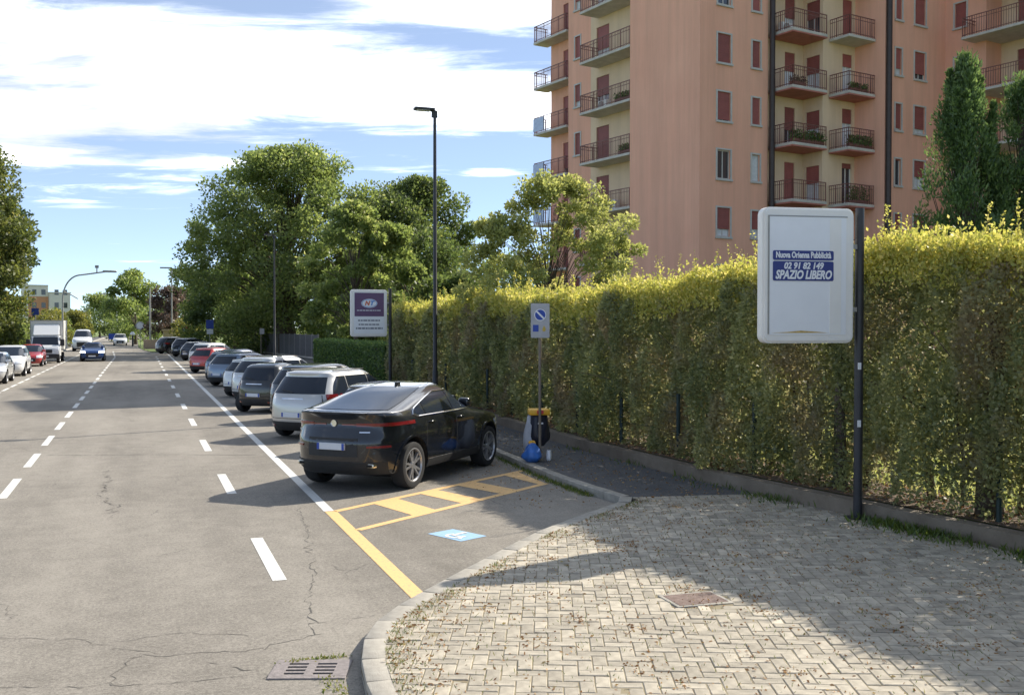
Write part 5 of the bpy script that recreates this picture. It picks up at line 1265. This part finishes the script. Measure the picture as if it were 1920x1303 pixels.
    if rails:
        for sd in (-1, 1):
            zt = sp['H'] * .965; xs_ = np.linspace(S.lay(zt)[0] + .25, S.lay(zt)[1] - .15, 10); tube('roof_rail', [(x, sd * (S.y(x, zt * .985) - .03), zt + .035) for x in xs_], .016, M_CHROME if rails == 2 else M_TRIM, T, 6)
    return T, S, sp

PT = dict(black=car_paint('paint_black', (.007, .009, .014), .2, .20), silver=car_paint('paint_silver', (.50, .49, .47), .45), dgrey=car_paint('paint_dark_grey', (.055, .06, .068), .4), black2=car_paint('paint_plain_black', (.012, .013, .014), .2),
          white=car_paint('paint_white', (.74, .74, .73), 0, .35), pearl=car_paint('paint_light_silver', (.58, .58, .57), .3), bluegrey=car_paint('paint_blue_grey', (.16, .21, .28), .45), navy=car_paint('paint_navy', (.022, .035, .085), .35), red=car_paint('paint_red', (.42, .03, .03), .1),
          dblue=car_paint('paint_dark_blue', (.02, .03, .06), .3), blue=car_paint('paint_blue', (.02, .06, .20), .35))
HD = 45.0; GRP = 'cars parked at an angle along the right kerb'
hx, hy = math.sin(R(HD)), math.cos(R(HD))
# nearest car ----------------------------------------------------
AX = Vector((3.57, 17.06)); H6 = 43.6; LOC = AX - Vector((math.sin(R(H6)), math.cos(R(H6)))) * SPECS['coupe_suv']['axles'][0]
T, S, sp = make_car('coupe_suv', 'glossy black coupe-shaped SUV parked nearest, its rear towards the street', (LOC.x, LOC.y, .002), H6, PT['black'], GRP, dark_rims=False)
Pn = lambda y, z: S.x_end(y, z, False)
def rear_strip(nm, za, zb, ya, yb, mat, off=.012, n=14, nz=3): return patch(nm, [[(Pn(y, z), y, z) for y in np.linspace(ya, yb, n)] for z in np.linspace(za, zb, nz)], mat, T, off, flip=True)
rear_strip('light_bar', 1.10, 1.125, -.42, -.15, M_TAIL, .010); rear_strip('light_bar', 1.10, 1.125, .15, .42, M_TAIL, .010)
rear_strip('plate_recess', .60, .90, -.46, .46, M_TRIM, .006)
rear_strip('reflector', .745, .78, .60, .88, M_TAIL, .014); rear_strip('reflector', .745, .78, -.88, -.60, M_TAIL, .014)
rear_strip('diffuser', .31, .50, -.60, .60, M_TRIM, .016)
bm = bmesh.new(); bm_box(bm, .03, .14, -.60, .60, 1.29, 1.315, .010, 2); link('tail_spoiler', from_bm('tail_spoiler', bm, PT['black'], True, 40), T)
v, f = lathe_geo([(.001, 0), (.055, 0), (.055, .01)], 20); em = link('emblem', mesh('emblem', [(-z_ + Pn(0, 1.13) - .012, x_, y_ + 1.13) for x_, y_, z_ in v], f, M_CHROME), T)
for s_ in (-1, 1):
    xe = Pn(.62, .46) - .02
    bm = bmesh.new(); bm_box(bm, xe, .4, s_ * .60 - .13, s_ * .60 + .13, .42, .50, .03, 2); link('exhaust_tip', from_bm('exhaust_tip', bm, M_EXH, True, 40), T)
    bm = bmesh.new(); bm_box(bm, xe - .006, xe + .05, s_ * .60 - .105, s_ * .60 + .105, .436, .486, .02, 2); link('exhaust_bore', from_bm('exhaust_bore', bm, M_WELL, True, 40), T)
bm = bmesh.new(); bm_box(bm, 2.05, 2.22, -.02, .02, 1.625, 1.70, .015, 2); link('roof_antenna', from_bm('roof_antenna', bm, PT['black'], True, 40), T)
for yy, ln in ((.78, .10), (-.55, .16)): rear_strip('badge', .985, 1.005, yy - ln / 2, yy + ln / 2, M_CHROME, .008, 5, 2)

# the row behind it
ROW = [  # kind, label, Y of the rear axle middle, X of it, paint, extras
 ('hatch', 'dark hatchback mostly hidden behind the nearest black SUV', 21.6, 4.75, 'dgrey', {}),
 ('suv', 'silver SUV with dark rear window, third car from the front', 24.85, 3.95, 'silver', dict(rails=1)),
 ('suv_small', 'dark grey crossover tucked left behind the silver SUV', 29.2, 4.35, 'dgrey', {}),
 ('city', 'short black city car between the dark grey crossover and the light silver SUV', 32.6, 3.6, 'black2', {}),
 ('suv', 'light silver SUV behind the short black city car', 36.5, 3.95, 'pearl', dict(rails=2)),
 ('hatch', 'white hatchback behind the light silver SUV', 40.2, 3.85, 'white', {}),
 ('wagon', 'blue-grey estate car behind the white hatchback', 47.6, 3.8, 'bluegrey', dict(rails=1)),
 ('hatch_small', 'pale blue-grey small hatchback just behind the blue-grey estate', 52.0, 3.8, 'bluegrey', {}),
 ('hatch', 'navy hatchback in the far half of the parked row', 57.0, 4.5, 'navy', {}),
 ('hatch', 'bright red hatchback in the far half of the parked row', 61.5, 3.55, 'red', {}),
 ('suv_small', 'white crossover just behind the bright red hatchback', 69.5, 3.9, 'white', {}),
 ('hatch', 'white small hatchback beyond the white crossover', 74.5, 4.2, 'white', {}),
 ('wagon', 'dark estate near the far end of the parked row', 84, 3.9, 'dblue', {}),
 ('suv', 'dark blue SUV near the far end of the parked row', 95, 3.6, 'dblue', {}),
]
for kind, lab, y, x, p, ex in ROW:
    a = SPECS[kind]['axles'][0]; make_car(kind, lab, (x - hx * a, y - hy * a, .002), HD + random.uniform(-2, 2), PT[p], GRP, detail=1 if y < 45 else 0, **ex)
make_car('suv', 'black SUV seen side-on at the far end of the parked row', (1.6, 105.5, .002), 62, PT['black2'], GRP, detail=0)
# left side and traffic
GL = 'cars parked along the left kerb'
make_car('hatch', 'silver hatchback at the left picture edge, nearest of the left row', (-6.75, 56.4, .002), 180, PT['pearl'], GL, detail=1)
make_car('hatch_small', 'white small car cut off by the left picture edge', (-6.8, 51.2, .002), 180, PT['white'], GL, detail=1)
make_car('suv', 'white SUV behind the silver hatchback on the left', (-6.75, 64.5, .002), 180, PT['white'], GL, detail=1)
make_car('hatch_small', 'dark red small car parked in front of the box truck', (-7.0, 78.6, .002), 180, PT['red'], GL, detail=1)
make_car('sedan', 'oncoming dark blue car with its headlights on', (-3.45, 88.6, .002), 180, PT['blue'], None, detail=1, lights_on=True)
make_car('van', 'white van behind the oncoming blue car', (-5.9, 124, .002), 180, PT['white'], None, detail=0, cat='van')
make_car('suv', 'white car far off near the end of the street', (-2.6, 157, .002), 180, PT['white'], None, detail=0)

# box truck
T = thing('box_truck', 'white box truck parked on the left with its cab facing the camera', 'truck', (-6.55, 81.6, 0), 0)
M_BOXW = pmat('truck_box', (.62, .61, .57), .5, var=.05); M_CABW = pmat('truck_cab', (.66, .67, .68), .35, coat=.4)
box('cargo_box', (-1.12, 1.12, 1.95, 6.4, .95, 3.15), M_BOXW, T, .03)
for x in (-1.12, 1.12): box('box_edge', (x - .03, x + .03, 1.93, 1.99, .95, 3.15), M_GREYM, T)
box('box_edge', (-1.15, 1.15, 1.935, 1.985, 3.10, 3.17), M_GREYM, T)
prof = [(0.0, .45), (-.02, .95), (.08, 1.15), (.42, 1.28), (.95, 1.98), (1.85, 2.05), (1.85, .45)]
bm = bmesh.new(); A = [bm.verts.new((-.98, y, z)) for y, z in prof]; B = [bm.verts.new((.98, y, z)) for y, z in prof]
bm.faces.new(A); bm.faces.new(B[::-1])
for k in range(len(prof)): k2 = (k + 1) % len(prof); bm.faces.new((A[k], B[k], B[k2], A[k2]))
bmesh.ops.recalc_face_normals(bm, faces=bm.faces); bmesh.ops.bevel(bm, geom=list(bm.edges), offset=.07, segments=2, affect='EDGES'); link('cab', from_bm('cab', bm, M_CABW, True, 40), T)
def tilted(name, y0, z0, y1, z1, x0, x1, mat, off=.02):
    n = Vector((0, -(z1 - z0), (y1 - y0))).normalized() * off; q = [(x0, y0, z0), (x1, y0, z0), (x1 * .94, y1, z1), (x0 * .94, y1, z1)]
    V = [Vector(p) + n for p in q] + [Vector(p) - n * 2 for p in q]; return link(name, mesh(name, V, [(0, 1, 2, 3), (0, 4, 5, 1), (1, 5, 6, 2), (2, 6, 7, 3), (3, 7, 4, 0)], mat), T)
tilted('windscreen', .46, 1.33, .90, 1.92, -.88, .88, M_GLASS)
for s_ in (-1, 1): box('side_window', (min(s_ * .975, s_ * .99), max(s_ * .975, s_ * .99), .78, 1.55, 1.32, 1.9), M_GLASS, T); box('door_mirror', (min(s_ * 1.0, s_ * 1.3), max(s_ * 1.0, s_ * 1.3), .5, .62, 1.25, 1.75), M_TRIM, T, .03); box('headlight', (s_ * .78 - .16, s_ * .78 + .16, -.045, .05, .82, 1.05), M_HEAD, T, .02)
prof2 = [(1.0, 2.03), (1.9, 2.9), (1.9, 2.03)]
bm = bmesh.new(); A = [bm.verts.new((-.9, y, z)) for y, z in prof2]; B = [bm.verts.new((.9, y, z)) for y, z in prof2]; bm.faces.new(A); bm.faces.new(B[::-1])
for k in range(3): bm.faces.new((A[k], B[k], B[(k + 1) % 3], A[(k + 1) % 3]))
bmesh.ops.recalc_face_normals(bm, faces=bm.faces); bmesh.ops.bevel(bm, geom=list(bm.edges), offset=.06, segments=2, affect='EDGES'); link('wind_deflector', from_bm('wind_deflector', bm, M_CABW, True, 40), T)
box('grille', (-.5, .5, -.04, .02, .75, 1.0), M_TRIM, T); box('bumper', (-1.0, 1.0, -.07, .12, .36, .68), M_TRIM, T, .03); box('number_plate', (-.26, .26, -.085, -.071, .46, .57), M_PLATE, T); box('chassis', (-.5, .5, .3, 6.2, .45, .93), M_TRIM, T)
ty, rim, bk = wheel_meshes(.36, .24, 5, False)
for yy in (.75, 4.9):
    for s_ in (-1, 1):
        w = link('wheel', ty, T, (s_ * .86, yy, .36)); w.rotation_euler = (0, 0, R(-90) if s_ > 0 else R(90)); link('rim', rim, w)

# ---------------------------------------------------------------- litter, weeds, grass
ML_DEAD = leaf_mat('dead_leaf', (.20, .105, .045), (.36, .215, .09), .2, (.46, .36, .16))
def scatter(n, zone, dens=None):
    out = []
    while len(out) < n:
        x, y = random.uniform(zone[0], zone[1]), random.uniform(zone[2], zone[3])
        if inside((x, y), pav_poly) and (dens is None or random.random() < dens(x, y)): out.append((x, y, KT + .004))
    return np.array(out)
def edge_d(x, y): return min((Vector((x, y)) - Vector(k)).length for k in KERB[3:17])
cl = [(random.uniform(1.8, 8), random.uniform(5.5, 13)) for _ in range(60)]
def litter_d(x, y):
    d = edge_d(x, y); near = max(0, 1 - (d - .2) / .6); c = min((x - a) ** 2 + (y - b) ** 2 for a, b in cl)
    return max(.10, near * .8, math.exp(-c / .03) * .9)
P = scatter(4800, (1.5, 9.3, 5, 13.4), litter_d); n = len(P); D = RNG.normal(size=(n, 3)); D[:, 2] = np.abs(D[:, 2]) * .25
o = leaves('fallen_leaves', P, D, RNG.uniform(.015, .045, n), RNG.uniform(.010, .024, n), ML_DEAD, RNG.uniform(0, 1, n)); tag(o, 'dry brown leaves scattered over the block paving', 'fallen leaves', kind='stuff')
P = scatter(4600, (1.5, 9.3, 5, 13.4), lambda x, y: max(.05, max(0, 1 - abs(edge_d(x, y) - .26) / .28) * .9)); P[:, 2] -= .012
n = len(P); D = RNG.normal(size=(n, 3)) * .6; D[:, 2] = 1
o = leaves('joint_grass', P, D, RNG.uniform(.02, .055, n), .006, ML_GRASS, RNG.uniform(.1, 1, n)); tag(o, 'sparse grass and moss growing in the paving joints near the kerb', 'grass', kind='stuff')
# weeds along the foot of the wall
t = RNG.uniform(0, 1, 9000); wp_ = Path([p for p in WR if 5 < p[1] < 20]); tt = t * wp_.len
x, y, nx, ny = wp_.at(tt); dens = np.where(y < 11.2, 1.0, np.where((y > 12.6) & (y < 14.2), .35, .05)) * (.55 + .45 * np.sin(tt * 2.7 + 1)); k = RNG.uniform(size=len(t)) < dens
off = np.abs(RNG.normal(0, .20, len(t))) + .01
P = np.stack([x + nx * off, y + ny * off, np.full(len(t), KT - .01)], 1)[k]; n = len(P); D = RNG.normal(size=(n, 3)) * .55; D[:, 2] = 1
o = leaves('wall_weeds', P, D, RNG.uniform(.05, .16, n) , RNG.uniform(.010, .03, n), ML_GRASS, RNG.uniform(0, .85, n)); tag(o, 'green weeds along the foot of the low wall at the right', 'weeds', kind='stuff')
# leaves on the shaded footway and along the bay kerb, grass in the gutter
P = []
for k in range(900):
    y = 13.5 + random.random() ** 1.4 * 14; P.append((random.uniform(7.05, 8.7), y, KT + .003))
for k in range(240): 
    y = random.uniform(13.9, 20); P.append((random.uniform(5.2, 6.7), y, .004))
P = np.array(P); n = len(P); D = RNG.normal(size=(n, 3)); D[:, 2] = np.abs(D[:, 2]) * .2
o = leaves('gutter_leaves', P, D, RNG.uniform(.02, .055, n), RNG.uniform(.015, .03, n), ML_DEAD, RNG.uniform(.2, 1, n)); tag(o, 'dry leaves on the shaded asphalt footway and the empty bay', 'fallen leaves', kind='stuff')
P = []
for k in range(1300):
    i = random.choice(range(18, 22)); a, b = Vector(KERB[i - 1]), Vector(KERB[i]); q = a.lerp(b, random.random()); P.append((q.x - abs(random.gauss(0, .07)) - .01, q.y, 0))
for k in range(200): a = random.gauss(0, .06); P.append((1.42 - abs(a) - .02 + .05 * math.sin(k), random.uniform(6.6, 7.75), 0))
for k in range(120): P.append((random.gauss(1.35, .14), 8.27 + random.gauss(0, .02) - .06, .0))
P = np.array(P); n = len(P); D = RNG.normal(size=(n, 3)) * .6; D[:, 2] = .8
nb = 1300; lg = np.where(np.arange(n) < nb, RNG.uniform(.03, .10, n), RNG.uniform(.015, .05, n)); tn = np.where(np.arange(n) < nb, RNG.uniform(.2, 1, n), RNG.uniform(.7, 1, n))
o = leaves('gutter_grass', P, D, lg, RNG.uniform(.008, .02, n), ML_GRASS, tn); tag(o, 'tufts of grass growing in the gutter against the kerb stones', 'grass', kind='stuff')
# leaf mould on the bed under the hedge and tall grass on the sunny lawn behind it
t = RNG.uniform(0, hp.len, 5000); x, y, nx, ny = hp.at(t); off = RNG.uniform(-.15, 1.2, 5000); P = np.stack([x - nx * off, y - ny * off, np.full(5000, .345)], 1); D = RNG.normal(size=P.shape); D[:, 2] = np.abs(D[:, 2]) * .4
o = leaves('leaf_mould', P, D, RNG.uniform(.03, .07, 5000), .03, ML_DEAD, RNG.uniform(0, .8, 5000)); tag(o, 'brown leaf mould on the bed under the tall hedge', 'leaf litter', kind='stuff')
n = 16000; P = np.stack([RNG.uniform(10.4, 17, n), RNG.uniform(7, 19, n), np.full(n, .32)], 1); D = RNG.normal(size=P.shape) * .5; D[:, 2] = 1
o = leaves('lawn_grass', P, D, RNG.uniform(.06, .2, n), .03, ML_PALE, RNG.uniform(0, 1, n)); tag(o, 'sunlit grass behind the bare foot of the tall hedge', 'grass', kind='stuff')
